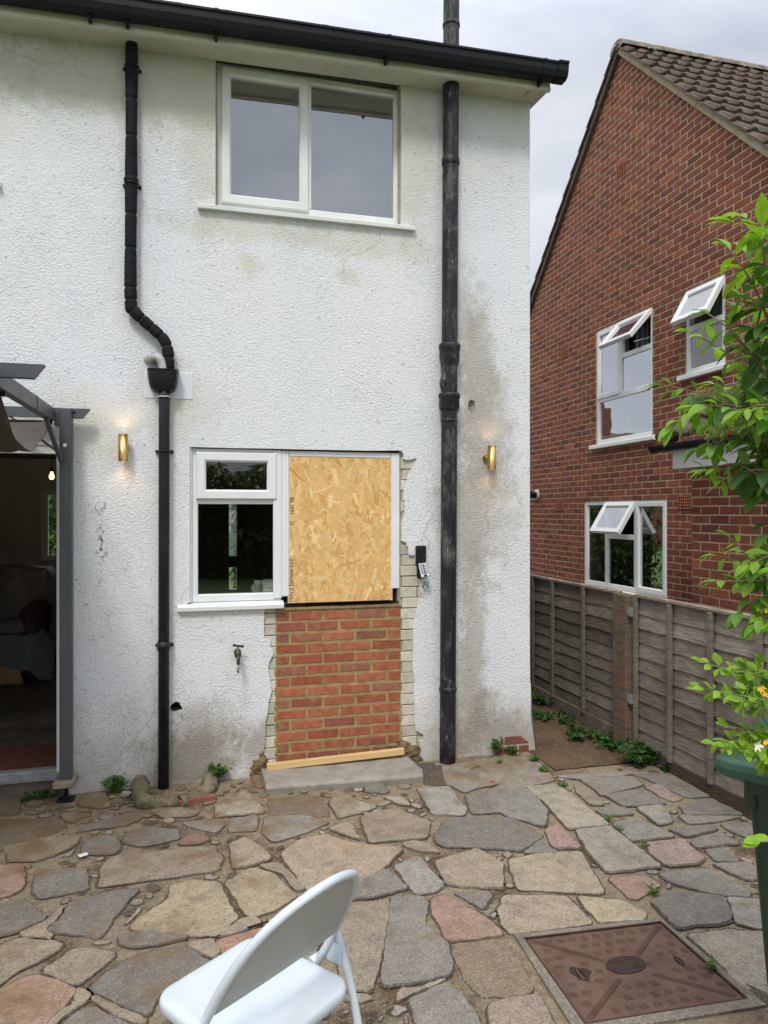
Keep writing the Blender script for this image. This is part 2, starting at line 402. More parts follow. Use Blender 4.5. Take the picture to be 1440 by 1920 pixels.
def m_iron_cover():
    t = NT('rusted_cast_iron'); a = t.noise(7, 6, .7); b = t.noise(40, 5, .7)
    c = t.mix(t.ramp(a, .35, .65), (.085, .045, .030), (.145, .085, .058))
    c = t.mix(t.ramp(b, .55, .75, 0, .5), c, (.05, .035, .03))
    return t.bsdf(t.mix(1., c, t.col(), 'MULTIPLY'), t.ramp(a, .3, .7, .45, .75), **{'Normal': t.bump(b, .4, .003), 'Metallic': .1})
M['cover'] = m_iron_cover()

# ------------------------------------------------------------------ bricks
def bricks(mb, a0, a1, z0, z1, fn, pal, pitch=.225, course=.075, joint=.010, holes=(), clips=(), off=0., jit=.002, zstart=None, depth=.012, seed=1, wild=.12):
    """bricks in the (a, z) plane; fn(a, z, d) -> 3-D with d outward"""
    R = random.Random(seed); k = 0; z = z0 if zstart is None else zstart
    while z < z1:
        sh = (0 if k % 2 == 0 else pitch / 2) + off
        a = a0 - pitch + (sh % pitch) - (pitch if sh % pitch > 0 else 0)
        while a < a1:
            p = [(a + joint / 2, z + joint / 2), (a + pitch - joint / 2, z + joint / 2), (a + pitch - joint / 2, z + course - joint / 2), (a + joint / 2, z + course - joint / 2)]
            p = [(x + R.uniform(-1, 1) * jit, y + R.uniform(-1, 1) * jit) for x, y in p]
            col = R.choice(pal); v = 1 + R.uniform(-wild, wild); col = tuple(c * v for c in col)
            a += pitch
            for nx, ny, c in [(-1, 0, -a0), (1, 0, a1), (0, -1, -z0), (0, 1, z1)] + list(clips):
                if p: p = clip(p, nx, ny, c)
            if len(p) < 3: continue
            parts = [p]
            for (h0, h1, g0, g1) in holes:
                np_ = []
                for q in parts:
                    xs = [x for x, _ in q]; ys = [y for _, y in q]
                    if max(xs) <= h0 or min(xs) >= h1 or max(ys) <= g0 or min(ys) >= g1: np_.append(q); continue
                    np_.append(clip(q, 1, 0, h0)); np_.append(clip(q, -1, 0, -h1))
                    mid = clip(clip(q, 1, 0, h1), -1, 0, -h0)
                    if len(mid) > 2: np_.append(clip(mid, 0, 1, g0)); np_.append(clip(mid, 0, -1, -g1))
                parts = [q for q in np_ if len(q) > 2]
            for q in parts:
                xs = [x for x, _ in q]; ys = [y for _, y in q]
                if max(xs) - min(xs) < .008 or max(ys) - min(ys) < .006: continue
                n = len(q); cx = sum(xs) / n; cy = sum(ys) / n; d = depth + R.uniform(-1, 1) * depth * .12
                inn = []
                for x, y in q:
                    dx, dy = cx - x, cy - y; inn.append((x + max(-.003, min(.003, dx)), y + max(-.003, min(.003, dy))))
                vs = [fn(x, y, 0) for x, y in q] + [fn(x, y, d - .0025) for x, y in q] + [fn(x, y, d) for x, y in inn]
                fs = [(i, (i + 1) % n, n + (i + 1) % n, n + i) for i in range(n)] + [(n + i, n + (i + 1) % n, 2 * n + (i + 1) % n, 2 * n + i) for i in range(n)] + [tuple(range(2 * n, 3 * n))]
                mb.add(vs, fs, col)
        z += course; k += 1

def wall_cells(mb, a0, a1, z0, z1, holes, d0, d1, fn, col=(1, 1, 1)):
    xs = sorted({a0, a1, *[h[0] for h in holes], *[h[1] for h in holes]}); zs = sorted({z0, z1, *[h[2] for h in holes], *[h[3] for h in holes]})
    xs = [x for x in xs if a0 <= x <= a1]; zs = [z for z in zs if z0 <= z <= z1]
    solid = {}
    for i in range(len(xs) - 1):
        for j in range(len(zs) - 1):
            cx, cz = (xs[i] + xs[i + 1]) / 2, (zs[j] + zs[j + 1]) / 2
            solid[i, j] = not any(h[0] < cx < h[1] and h[2] < cz < h[3] for h in holes)
    for (i, j), sgood in solid.items():
        if not sgood: continue
        A, B, P, Q = xs[i], xs[i + 1], zs[j], zs[j + 1]
        for d in (d0, d1): mb.add([fn(A, P, d), fn(B, P, d), fn(B, Q, d), fn(A, Q, d)], [(0, 1, 2, 3)], col)
        for di, dj, (p, q) in ((-1, 0, ((A, P), (A, Q))), (1, 0, ((B, P), (B, Q))), (0, -1, ((A, P), (B, P))), (0, 1, ((A, Q), (B, Q)))):
            if not solid.get((i + di, j + dj), False):
                mb.add([fn(*p, d0), fn(*q, d0), fn(*q, d1), fn(*p, d1)], [(0, 1, 2, 3)], col)

def poly_slab(name, outer, holes, fn, d0, d1, m, parent):
    bm = bmesh.new(); edges = []
    for loop in [outer] + holes:
        vs = [bm.verts.new(fn(x, z, d1)) for x, z in loop]
        edges += [bm.edges.new((vs[i], vs[(i + 1) % len(vs)])) for i in range(len(vs))]
    bmesh.ops.triangle_fill(bm, use_beauty=True, use_dissolve=False, edges=edges)
    n = Vector(fn(0, 0, d0)) - Vector(fn(0, 0, d1))
    r = bmesh.ops.extrude_face_region(bm, geom=list(bm.faces))
    for q in r['geom']:
        if isinstance(q, bmesh.types.BMVert): q.co += n
    bmesh.ops.recalc_face_normals(bm, faces=bm.faces)
    me = bpy.data.meshes.new(name); bm.to_mesh(me); bm.free(); me.materials.append(m)
    return link(bpy.data.objects.new(name, me), parent)
def rag(pts, amp, sub, R):
    o = []
    for i in range(len(pts) - 1):
        p, q = pts[i], pts[i + 1]
        for k in range(sub):
            t = k / sub; j = amp if k else amp * .4
            o.append((p[0] + (q[0] - p[0]) * t + R.uniform(-j, j), p[1] + (q[1] - p[1]) * t + R.uniform(-j, j)))
    o.append(pts[-1]); return o

# frames: fn(a, z, d) mappings
def FH(a, z, d): return (a, -d, z)                # white house front; d outward towards the camera
def FN(X): return lambda a, z, d: (X - d, -a, z)   # neighbour walls facing -X; a = -Y runs left to right

def rect_frame(mb, fn, a0, a1, z0, z1, wd, d0, d1, b=.006):
    """four mitred bars with a bevelled inner edge"""
    o = [(a0, z0), (a1, z0), (a1, z1), (a0, z1)]; i = [(a0 + wd, z0 + wd), (a1 - wd, z0 + wd), (a1 - wd, z1 - wd), (a0 + wd, z1 - wd)]
    i2 = [(a0 + wd - b, z0 + wd - b), (a1 - wd + b, z0 + wd - b), (a1 - wd + b, z1 - wd + b), (a0 + wd - b, z1 - wd + b)]
    o2 = [(a0 + b * .5, z0 + b * .5), (a1 - b * .5, z0 + b * .5), (a1 - b * .5, z1 - b * .5), (a0 + b * .5, z1 - b * .5)]
    rings = [[fn(*p, d0) for p in o], [fn(*p, d1 - b * .5) for p in o], [fn(*p, d1) for p in o2], [fn(*p, d1) for p in i2], [fn(*p, d1 - b) for p in i], [fn(*p, d0) for p in i]]
    vs = [q for r in rings for q in r]; fs = []
    for r in range(6):
        s = (r + 1) % 6
        for k in range(4): fs.append((r * 4 + k, r * 4 + (k + 1) % 4, s * 4 + (k + 1) % 4, s * 4 + k))
    mb.add(vs, fs)
def pane(fn, a0, a1, z0, z1, d, m, parent, name='glass', th=.006):
    mb = MB(); vs = [fn(a, z, dd) for a in (a0, a1) for dd in (d - th, d) for z in (z0, z1)]
    mb.add(vs, [(2, 3, 7, 6)]); return mb.build(name, m, parent)
def fbox(mb, fn, a0, a1, z0, z1, d0, d1, b=.004, col=(1, 1, 1)):
    b = min(b, (a1 - a0) * .4, (z1 - z0) * .4, abs(d1 - d0) * .4)
    R = [[(a0, z0), (a1, z0), (a1, z1), (a0, z1)], [(a0, z0), (a1, z0), (a1, z1), (a0, z1)], [(a0 + b, z0 + b), (a1 - b, z0 + b), (a1 - b, z1 - b), (a0 + b, z1 - b)]]
    D = [d0, d1 - b, d1]
    vs = [fn(x, z, D[r]) for r in range(3) for x, z in R[r]]
    fs = [(0, 1, 2, 3), (8, 9, 10, 11)] + [(r * 4 + k, r * 4 + (k + 1) % 4, r * 4 + 4 + (k + 1) % 4, r * 4 + 4 + k) for r in (0, 1) for k in range(4)]
    mb.add(vs, fs, col)
def hung(fn, z_top, d_hinge, ang):
    ca, sa = math.cos(ang), math.sin(ang)
    def g(a, z, d):
        dz = z_top - z; dd = d - d_hinge
        return fn(a, z_top - dz * ca + dd * sa, d_hinge + dz * sa + dd * ca)
    return g
# =================================================================== GROUND
def sheet(name, x0, x1, y0, y1, z, m, nx=1, ny=1, amp=0.):
    mb = MB(); 
    for i in range(nx + 1):
        for j in range(ny + 1):
            x = x0 + (x1 - x0) * i / nx; y = y0 + (y1 - y0) * j / ny
            mb.v.append((x, y, z + (noise.noise(Vector((x * 3, y * 3, 1))) * amp + noise.noise(Vector((x * 11, y * 11, 5))) * amp * .4 if amp else 0)))
    for i in range(nx):
        for j in range(ny):
            a = i * (ny + 1) + j; mb.face((a, a + ny + 1, a + ny + 2, a + 1), (1, 1, 1), amp > 0)
    return struct(mb.build(name, m))
sheet('ground', -60, 60, -60, 60, -.06, M['lawn'])
PAT = (-4.2, 3.07, -5.9, .04)
sheet('patio_bedding', PAT[0], PAT[1], PAT[2], PAT[3], -.002, M['bed'], 120, 100, .006)
def m_path():
    t = NT('earth_path'); a = t.noise(2.6, 6, .7); b = t.noise(38, 6, .75)
    c = t.mix(t.ramp(a, .35, .65), (.075, .042, .02), (.155, .092, .045))
    c = t.mix(t.ramp(b, .5, .72, 0, .7), c, (.26, .18, .10)); c = t.mix(t.ramp(b, .45, .3, 0, .6), c, (.03, .02, .012))
    return t.bsdf(c, .9, **{'Normal': t.bump(b, 1., .02)})
sheet('path', 2.33, 3.6, -.42, 9, .006, m_path(), 26, 100, .012)
# --- crazy paving: every outline was read off as seen on the ground plane
def A_(p): return [onZ(x / 3, 1440 + y / 3) for x, y in p]
def E_(p): return [onZ(460 + x / 2.88, 1420 + y / 2.88) for x, y in p]
def F_(p): return [onZ(940 + x / 2.88, 1380 + y / 2.88) for x, y in p]
def G_(p): return [onZ(760 + x / 2.1176, 1620 + y / 2.1176) for x, y in p]
def D_(p): return [onZ(240 + x / 2.769, 1560 + y / 2.769) for x, y in p]
tan, pk, gr, dk, cr_, lg, mud, ylw, con = (.30, .235, .165), (.33, .19, .14), (.17, .16, .14), (.135, .127, .115), (.40, .35, .27), (.27, .26, .225), (.15, .10, .055), (.34, .275, .17), (.27, .24, .19)
P = []
def st(f, c, *p): P.append((f(p), c))
st(A_, cr_, (440,190),(490,145),(590,140),(605,180),(625,215),(560,232),(450,215))
st(A_, gr, (0,180),(120,185),(100,260),(0,270))
st(A_, pk, (345,262),(400,252),(525,268),(450,290),(420,314),(360,298))
st(A_, gr, (430,366),(500,320),(640,280),(780,252),(795,290),(700,330),(540,348),(440,370))
st(A_, mud, (0,290),(350,290),(385,340),(250,390),(0,440))
st(A_, tan, (40,482),(130,430),(290,398),(450,390),(440,430),(330,490),(200,532),(40,528))
st(A_, tan, (340,508),(440,442),(400,502))
st(A_, dk, (470,430),(560,388),(645,388),(685,440),(660,482),(560,492),(450,482))
st(A_, dk, (700,378),(860,338),(1000,348),(1015,400),(900,430),(780,447),(690,420))
st(A_, (.27,.12,.09), (1000,438),(1040,390),(1100,373),(1185,405),(1130,432))
st(A_, tan, (555,640),(568,570),(620,508),(750,493),(1000,463),(1080,452),(1215,463),(1255,520),(1235,582),(1000,618),(555,675))
st(A_, pk, (-60,560),(130,556),(142,600),(132,690),(50,727),(-60,748))
st(A_, gr, (205,568),(490,568),(500,640),(490,692),(330,722),(215,745),(183,700))
st(A_, gr, (-60,795),(140,743),(190,790),(268,850),(180,892),(90,937),(-60,960))
st(A_, tan, (95,947),(280,862),(360,785),(315,868),(250,922),(300,967),(150,957))
st(A_, dk, (400,758),(500,733),(640,698),(790,688),(705,770),(645,850),(562,972),(400,942),(255,920),(330,860))
st(A_, tan, (690,892),(790,778),(803,800),(720,882))
st(A_, ylw, (960,660),(1080,638),(1232,643),(1275,740),(1338,850),(1232,948),(1120,958),(900,932),(722,912),(790,840),(950,740))
st(A_, gr, (670,950),(800,933),(980,943),(1072,960),(900,1002),(740,1017),(665,1002))
st(A_, tan, (-60,1030),(90,960),(300,975),(365,1000),(250,1082),(120,1142),(-60,1265))
st(A_, tan, (240,1152),(330,1080),(420,1018),(540,1018),(655,1050),(560,1142),(450,1227),(400,1222))
st(A_, dk, (500,1237),(600,1160),(740,1078),(880,1028),(1030,1008),(1105,1050),(1195,1100),(1100,1162),(930,1262),(865,1330),(850,1402),(730,1372),(540,1280))
st(A_, (.32,.18,.115), (-60,1290),(130,1190),(210,1173),(330,1210),(435,1262),(380,1342),(290,1412),(230,1500),(-60,1520))
st(A_, tan, (430,1238),(525,1278),(480,1325),(380,1385),(300,1470),(255,1460),(300,1402),(420,1322))
st(A_, tan, (530,1292),(700,1380),(840,1448),(780,1460),(640,1402),(508,1312))
st(A_, gr, (330,1470),(420,1392),(520,1350),(640,1412),(760,1470),(700,1540),(360,1540))
st(A_, (.36,.19,.12), (1198,987),(1280,958),(1440,915),(1530,900),(1440,1000),(1380,1000),(1250,1052))
st(A_, tan, (1040,1000),(1200,965),(1242,1042),(1210,1087),(1130,1062))
st(A_, tan, (1220,957),(1350,862),(1440,840),(1480,880),(1440,902),(1280,952))
st(lambda p: [onZ(*q) for q in p], cr_, (403,1512),(433,1503),(460,1483),(473,1493),(483,1508),(496,1520),(497,1526),(460,1530),(403,1533))
st(A_, lg, (1022,316),(1130,298),(1250,292),(1272,320),(1222,370),(1110,351))
st(lambda p: [onZ(*q) for q in p], lg, (431,1537),(481,1530),(485,1541),(478,1560),(428,1562))
st(A_, tan, (840,245),(960,214),(1080,235),(1122,250),(1080,277),(920,282))
st(E_, lg, (88,412),(105,328),(180,316),(350,320),(455,358),(330,412),(240,442),(150,462))
st(E_, cr_, (453,245),(470,228),(540,213),(600,235),(718,270),(620,306),(500,334))
st(E_, cr_, (742,222),(830,216),(870,240),(892,269),(820,256))
st(E_, mud, (118,222),(400,208),(440,250),(455,325),(200,312),(120,312))
st(E_, tan, (453,395),(540,360),(580,380),(622,452),(540,426))
st(E_, tan, (618,332),(700,300),(820,281),(880,310),(1003,355),(985,442),(850,452),(670,465))
st(E_, lg, (923,175),(1100,163),(1130,200),(1202,290),(1180,320),(1010,312),(960,230))
st(E_, dk, (1190,205),(1300,193),(1440,255),(1440,300),(1220,310))
st(lambda p: [onZ(*q) for q in p], dk, (814,1569),(833,1541),(859,1535),(960,1536),(992,1552),(1020,1571),(978,1598),(960,1596),(894,1591),(842,1591),(818,1582))
st(E_, (.34,.25,.17), (190,530),(300,450),(430,428),(600,480),(853,505),(800,560),(740,612),(620,692),(330,727),(220,580))
st(E_, gr, (640,667),(750,608),(800,640),(882,716),(720,757),(565,778),(600,700))
st(E_, tan, (845,470),(900,453),(980,463),(1058,521),(940,513),(860,486))
st(E_, lg, (800,592),(930,538),(980,590),(1077,690),(1030,732),(930,750),(860,672))
st(E_, tan, (1020,575),(1250,503),(1392,580),(1392,717),(1150,706),(1085,692),(1060,650))
st(E_, pk, (1000,770),(1075,748),(1150,780),(1300,870),(1392,950),(1380,972),(1200,992),(1090,997),(1060,940),(1010,860))
st(E_, dk, (1118,740),(1332,738),(1330,770),(1300,812),(1280,827),(1200,785))
st(lambda p: [onZ(*q) for q in p], gr, (733,1683),(790,1682),(803,1695),(796,1728),(812,1752),(840,1774),(850,1812),(845,1832),(800,1842),(762,1850),(716,1852),(723,1760))
st(D_, (.25,.195,.14), (1150,402),(1360,358),(1330,600),(1268,838),(1110,832),(1090,700),(1060,530))
st(D_, ylw, (500,267),(640,190),(760,218),(830,300),(885,340),(780,402),(660,453),(618,440))
st(D_, tan, (530,70),(600,38),(700,90),(750,145),(640,182),(540,197))
st(D_, tan, (675,180),(760,165),(840,215),(890,270),(920,305),(880,320),(800,222),(720,205))
st(F_, (.31,.265,.20), (130,277),(300,268),(588,490),(360,510),(240,372))
st(F_, (.30,.265,.205), (400,517),(585,495),(867,715),(575,747),(470,640))
st(F_, pk, (578,777),(770,753),(867,810),(730,892),(690,887))
st(F_, (.17,.165,.15), (5,262),(120,282),(165,300),(250,405),(240,492),(205,488),(20,435),(-60,390),(-70,300))
st(F_, (.34,.19,.16), (233,520),(290,483),(352,530),(432,612),(275,612))
st(F_, gr, (120,637),(225,553),(272,612),(310,637))
st(F_, (.33,.265,.185), (38,670),(200,640),(430,628),(482,720),(562,850),(540,860),(90,837),(50,720))
st(F_, gr, (425,240),(690,223),(772,270),(650,302),(540,327),(500,290))
st(F_, (.24,.2,.16), (400,262),(460,290),(562,376),(480,380),(400,302))
st(F_, dk, (558,322),(760,288),(893,371),(660,387))
st(F_, (.28,.2,.17), (768,280),(850,263),(983,346),(920,362),(870,336))
st(F_, dk, (700,214),(950,212),(1010,260),(1132,331),(1000,342),(880,280),(760,225))
st(F_, ylw, (1010,260),(1050,248),(1195,325),(1140,331))
st(F_, dk, (508,410),(660,388),(722,430),(560,442))
st(F_, lg, (728,395),(860,378),(902,420),(932,471),(850,487))
st(F_, dk, (958,382),(1130,343),(1312,431),(1000,432))
st(F_, gr, (960,436),(1300,442),(1150,472),(1010,482))
st(F_, gr, (598,482),(740,450),(800,488),(943,551),(700,577))
st(F_, dk, (898,505),(1150,486),(1167,516),(1000,552))
st(F_, gr, (1178,480),(1330,468),(1440,540),(1325,552),(1250,522))
st(F_, dk, (1018,580),(1180,528),(1293,590),(1100,607),(1060,612))
st(F_, (.25,.165,.14), (778,585),(980,563),(1022,600),(1102,671),(1050,697),(890,707),(800,642))
st(F_, dk, (1095,620),(1230,603),(1293,686),(1160,682))
st(F_, gr, (1138,700),(1330,693),(1440,760),(1340,792),(1200,732))
st(F_, gr, (848,750),(1000,728),(1100,723),(1352,850),(1340,882),(1140,862),(920,802))
st(G_, dk, (973,155),(1070,108),(1270,138),(1302,210),(1290,235),(1080,262))
st(G_, lg, (1280,133),(1420,142),(1420,266),(1310,237))
st(G_, (.27,.235,.175), (1118,285),(1300,265),(1440,278),(1480,560),(1390,555),(1250,402))
st(G_, tan, (368,200),(385,128),(640,128),(747,240),(610,262),(420,286),(385,250))
st(G_, ylw, (680,133),(860,150),(962,200),(955,225),(770,241))
st(G_, mud, (175,340),(390,318),(440,360),(512,500),(500,522),(300,532),(240,470))
st(G_, (.33,.25,.19), (320,572),(430,533),(530,528),(600,660),(340,660))
st(G_, gr, (10,547),(170,473),(240,540),(310,660),(50,660))
st(G_, tan, (-30,500),(40,505),(165,460),(160,472),(10,530),(-40,560))
# top slab at the wall corner and the concrete apron round the soil pipe
st(lambda p: [onZ(*q) for q in p], (.25,.225,.18), (785,1432),(835,1432),(900,1428),(985,1422),(1012,1432),(1042,1465),(985,1478),(938,1470),(900,1478),(870,1488),(845,1474),(795,1472))
st(F_, con, (292,224),(420,210),(640,203),(800,208),(940,213),(700,212),(640,222),(430,238))
fixed = [p for p, c in P]
# manhole surround
mh = [onZ(760 + x / 2.1176, 1620 + y / 2.1176) for x, y in [(482, 308), (1012, 243), (1345, 541), (718, 640)]]
mcx = sum(x for x, _ in mh) / 4; mcy = sum(y for _, y in mh) / 4
M0, M1, N0, N1 = 1.283, 1.888, -2.615, -2.138
SUR = (M0 - .03, M1 + .03, N0 - .04, N1 + .03)
# fill the rest of the patio with irregular fragments
R = random.Random(11); sites = []
gx, gy = .30, .27
for i in range(int((PAT[1] - PAT[0]) / gx) + 1):
    for j in range(int((PAT[3] - PAT[2]) / gy) + 1):
        sites.append((PAT[0] + (i + .5) * gx + R.uniform(-.1, .1), PAT[2] + (j + .5) * gy + R.uniform(-.09, .09)))
def near_fixed(c, rr=.0):
    for q in fixed:
        if inside(c, q): return True
        for a in q:
            if (a[0] - c[0]) ** 2 + (a[1] - c[1]) ** 2 < rr * rr: return True
    return SUR[0] - .1 < c[0] < SUR[1] + .1 and SUR[2] - .1 < c[1] < SUR[3] + .1
for c in sites:
    if near_fixed(c, .13) or c[1] > -.05: continue
    if c[0] > 2.2 and c[1] > -.45: continue
    if -.45 < c[0] < .2 and c[1] > -.3: continue
    if -1.2 < c[0] < .3 and -3.4 < c[1] and False: continue
    p = [(c[0] - .3, c[1] - .3), (c[0] + .3, c[1] - .3), (c[0] + .3, c[1] + .3), (c[0] - .3, c[1] + .3)]
    for o in sites:
        if o is c: continue
        dx, dy = o[0] - c[0], o[1] - c[1]; dd = dx * dx + dy * dy
        if dd < .8: p = clip(p, dx, dy, dx * (c[0] + dx / 2) + dy * (c[1] + dy / 2) - .012 * math.sqrt(dd))
        if len(p) < 3: break
    if len(p) < 3: continue
    if any(near_fixed(q) for q in p) or any(inside(a, p) for q in fixed for a in q): 
        p = [(c[0] + (x - c[0]) * .5, c[1] + (y - c[1]) * .5) for x, y in p]
        if any(near_fixed(q) for q in p) or any(inside(a, p) for q in fixed for a in q): continue
    P.append((p, R.choice([tan, gr, lg, pk, ylw, tan, gr, con, dk])))
# small mortar-set chips in the gaps
for _ in range(6000):
    c = (R.uniform(-1.6, 3.0), R.uniform(-3.1, -.1)); r0 = R.uniform(.024, .065); k = R.randint(4, 6); a0 = R.uniform(0, 6)
    e_ = R.uniform(.45, 1); an = R.uniform(0, PI)
    p = []
    for i in range(k):
        a = a0 + 2 * PI * i / k; x, y = math.cos(a) * r0, math.sin(a) * r0 * e_
        p.append((c[0] + x * math.cos(an) - y * math.sin(an), c[1] + x * math.sin(an) + y * math.cos(an)))
    if c[0] > 2.2 and c[1] > -.5: continue
    if any(near_fixed(q) for q in p + [c]): continue
    if any(inside(a, p) for q in fixed for a in q): continue
    if any(abs(c[0] - q[0][0]) < 1 and any(inside(a, q) for a in p + [c]) for q, _c in P): continue
    if any(inside(a, p) for q, _c in P for a in q): continue
    P.append((p, R.choice([tan, lg, con, ylw]))); fixed.append(p)
mb = MB()
for p, col in P:
    n0 = len(p); ar = sum(p[i - 1][0] * p[i][1] - p[i][0] * p[i - 1][1] for i in range(n0))
    if ar < 0: p = p[::-1]
    ext_ = max(x for x, _ in p) - min(x for x, _ in p) + max(y for _, y in p) - min(y for _, y in p); gr_ = min(1, max(.12, (ext_ - .12) / .25))
    q = []
    for i in range(n0):          # round corners and roughen edges
        a, b = Vector(p[i]), Vector(p[(i + 1) % n0]); ln = (b - a).length; t = min(.3, .012 / max(ln, .001)) if ln > 0 else 0
        k = max(2, int(ln / .022)); nrm = Vector(((b - a).y, -(b - a).x)).normalized() if ln > 0 else Vector((0, 0))
        for j in range(k + 1):
            s = t + (1 - 2 * t) * j / k; v = a.lerp(b, s)
            wob = noise.noise(Vector((v.x * 14, v.y * 14, 3))) * .008 * gr_ + noise.noise(Vector((v.x * 55, v.y * 55, 8))) * .0055 * gr_ + .0075 * gr_
            q.append(v - nrm * (.003 - wob))
    n = len(q); cx = sum(v.x for v in q) / n; cy = sum(v.y for v in q) / n
    tz = rnd.uniform(.006, .014); tx, ty = rnd.uniform(-.008, .008), rnd.uniform(-.008, .008)
    if ext_ < .28: tz = rnd.uniform(.004, .007); tx = ty = 0
    if col is mud: tz = .0035; tx = ty = 0
    dr_ = []
    for v in q:
        o_v = (v - Vector((cx, cy))).normalized(); k_ = max(0, .004 * gr_ + .012 * noise.noise(Vector((v.x * 6, v.y * 6, 20)))); dr_.append((v.x + o_v.x * k_, v.y + o_v.y * k_, .0048))
    if col is not mud: mb.add(dr_, [tuple(range(n))], (.07, .05, .032))
    def z_(v): return max(.0025, tz + tx * (v.x - cx) + ty * (v.y - cy)) + noise.noise(Vector((v.x * 9, v.y * 9, 0))) * .0015
    ctr = Vector((cx, cy)); rings = []
    for off, dz in ((0, -.012), (.001, -.004), (.005, 0.)):
        rings.append([(v.x + (ctr - v).normalized().x * off, v.y + (ctr - v).normalized().y * off, z_(v) + dz) for v in q])
    vs = [w_ for r_ in rings for w_ in r_]; g = rnd.uniform(.88, 1.12)
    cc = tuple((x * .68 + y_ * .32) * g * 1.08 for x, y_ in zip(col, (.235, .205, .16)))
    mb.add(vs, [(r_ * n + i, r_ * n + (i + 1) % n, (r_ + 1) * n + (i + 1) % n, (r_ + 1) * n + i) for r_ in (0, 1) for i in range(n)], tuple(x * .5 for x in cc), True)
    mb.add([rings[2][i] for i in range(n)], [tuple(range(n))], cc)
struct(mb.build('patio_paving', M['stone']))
# grit lying in the joints and on the path
mb = MB(); R = random.Random(5)
for _ in range(4200):
    if R.random() < .3: x, y, z = R.uniform(2.4, 3.0), R.uniform(-.4, 1.9), .012
    else: x, y, z = R.uniform(-1.7, 3.0), -.05 - 3.0 * R.random() ** 1.5, .006
    s = R.uniform(.001, .0034) * (1.5 if R.random() < .06 else 1); c = R.choice([(.27, .20, .12), (.20, .14, .08), (.36, .30, .22), (.10, .08, .055), (.38, .35, .3)])
    vs = [(x + s * R.uniform(.6, 1.2) * a, y + s * R.uniform(.6, 1.2) * b, z + s * h) for a, b, h in ((1, 0, 0), (0, 1, 0), (-1, 0, 0), (0, -1, 0), (0, 0, .9))]
    mb.add(vs, [(0, 1, 4), (1, 2, 4), (2, 3, 4), (3, 0, 4)], c)
struct(mb.build('gravel', M['grit']), 'stuff')

# =================================================================== WHITE HOUSE
H = thing('white_house', 'white roughcast house wall with boarded kitchen window and black gutter', 'house', (0, 0, 0))
def tilt(x): return .022 * (x - 2.35)
XR = 2.34
winL, winR = onY(356, 900)[0], onY(750, 900)[0]
top0, top1 = onY(356, 837)[1], onY(750, 848)[1]
R = random.Random(3)
def C6(x, y): return onY(730 + x / 3.2, 830 + y / 3.2)
def C5(x, y): return onY(480 + x / 5.65, 1120 + y / 5.65)
rightp = [C6(*p) for p in [(66, 46), (85, 70), (80, 95), (100, 105), (165, 95), (140, 150), (112, 195), (95, 260), (85, 320), (92, 385), (85, 460), (75, 472), (73, 590), (95, 595), (112, 630), (115, 675), (152, 676), (168, 790), (195, 930), (180, 932), (160, 1030), (143, 1100), (140, 1300), (145, 1500), (152, 1650), (158, 1730), (200, 1745), (200, 1780), (175, 1790), (190, 1850), (180, 1880), (200, 1890), (205, 1935)]]
leftp = [C5(*p) for p in [(0, 1910), (20, 1800), (35, 1730), (35, 1660), (80, 1610), (100, 1430), (110, 1270), (130, 1130), (165, 990), (150, 860), (130, 780), (135, 680), (175, 620), (180, 570), (155, 520), (150, 460), (85, 430), (80, 250), (85, 140), (180, 90)]]
hole = [(winL, 2.172)] + [(winL + (winR - winL) * i / 6, 2.172 + R.uniform(-.003, .003)) for i in range(1, 6)] + rag(rightp, .0035, 4, R) + [(1.2, -.06), (.7, -.06)] + rag(leftp, .004, 4, R) + [(onY(350, 1130)[0], onY(350, 1133)[1]), (winL, onY(350, 1128)[1])]
def circ(cx, cz, rx, rz, k, j, R): return [(cx + rx * math.cos(2 * PI * i / k) * (1 + R.uniform(-j, j)), cz + rz * math.sin(2 * PI * i / k) * (1 + R.uniform(-j, j))) for i in range(k)]
UW = (onY(404, 260)[0], onY(752, 260)[0], 3.745, 4.86)
holes = [hole, [(UW[0], UW[2]), (UW[1], UW[2]), (UW[1], 4.85), (UW[0], 4.85)],
         [(-2.75, 3.745), (-1.26, 3.745), (-1.26, 4.85), (-2.75, 4.85)],
         circ(onY(330, 1325)[0], onY(330, 1325)[1], .038, .036, 12, .25, R), circ(onY(884, 762)[0], onY(884, 762)[1], .028, .05, 9, .3, R)]
outer = [(-5.2, -.08), (-2.9, -.08), (-2.9, 2.155), (-.80, 2.165), (-.785, 2.10), (-.785, -.08), (-.4, -.08), (onY(455, 1458)[0] - .02, -.08), (onY(505, 1460)[0] - .2, -.08)]
outer = [(-5.2, -.08), (-2.9, -.08), (-2.9, 2.16), (-.80, 2.165)] + [(-.785 + R.uniform(-.004, .004), 2.0 - .2 * i) for i in range(10)] + [(-.785, -.08), (XR + .05, -.08), (XR + .045, .06), (XR + .02, .2), (XR + .004, .42), (XR, .7), (XR, 2), (XR, 3.4), (XR, 4.9), (-5.2, 4.9)]
poly_slab('wall', outer, holes, lambda x, z, d: (x, -d, z), -.02, .012, MR, H)
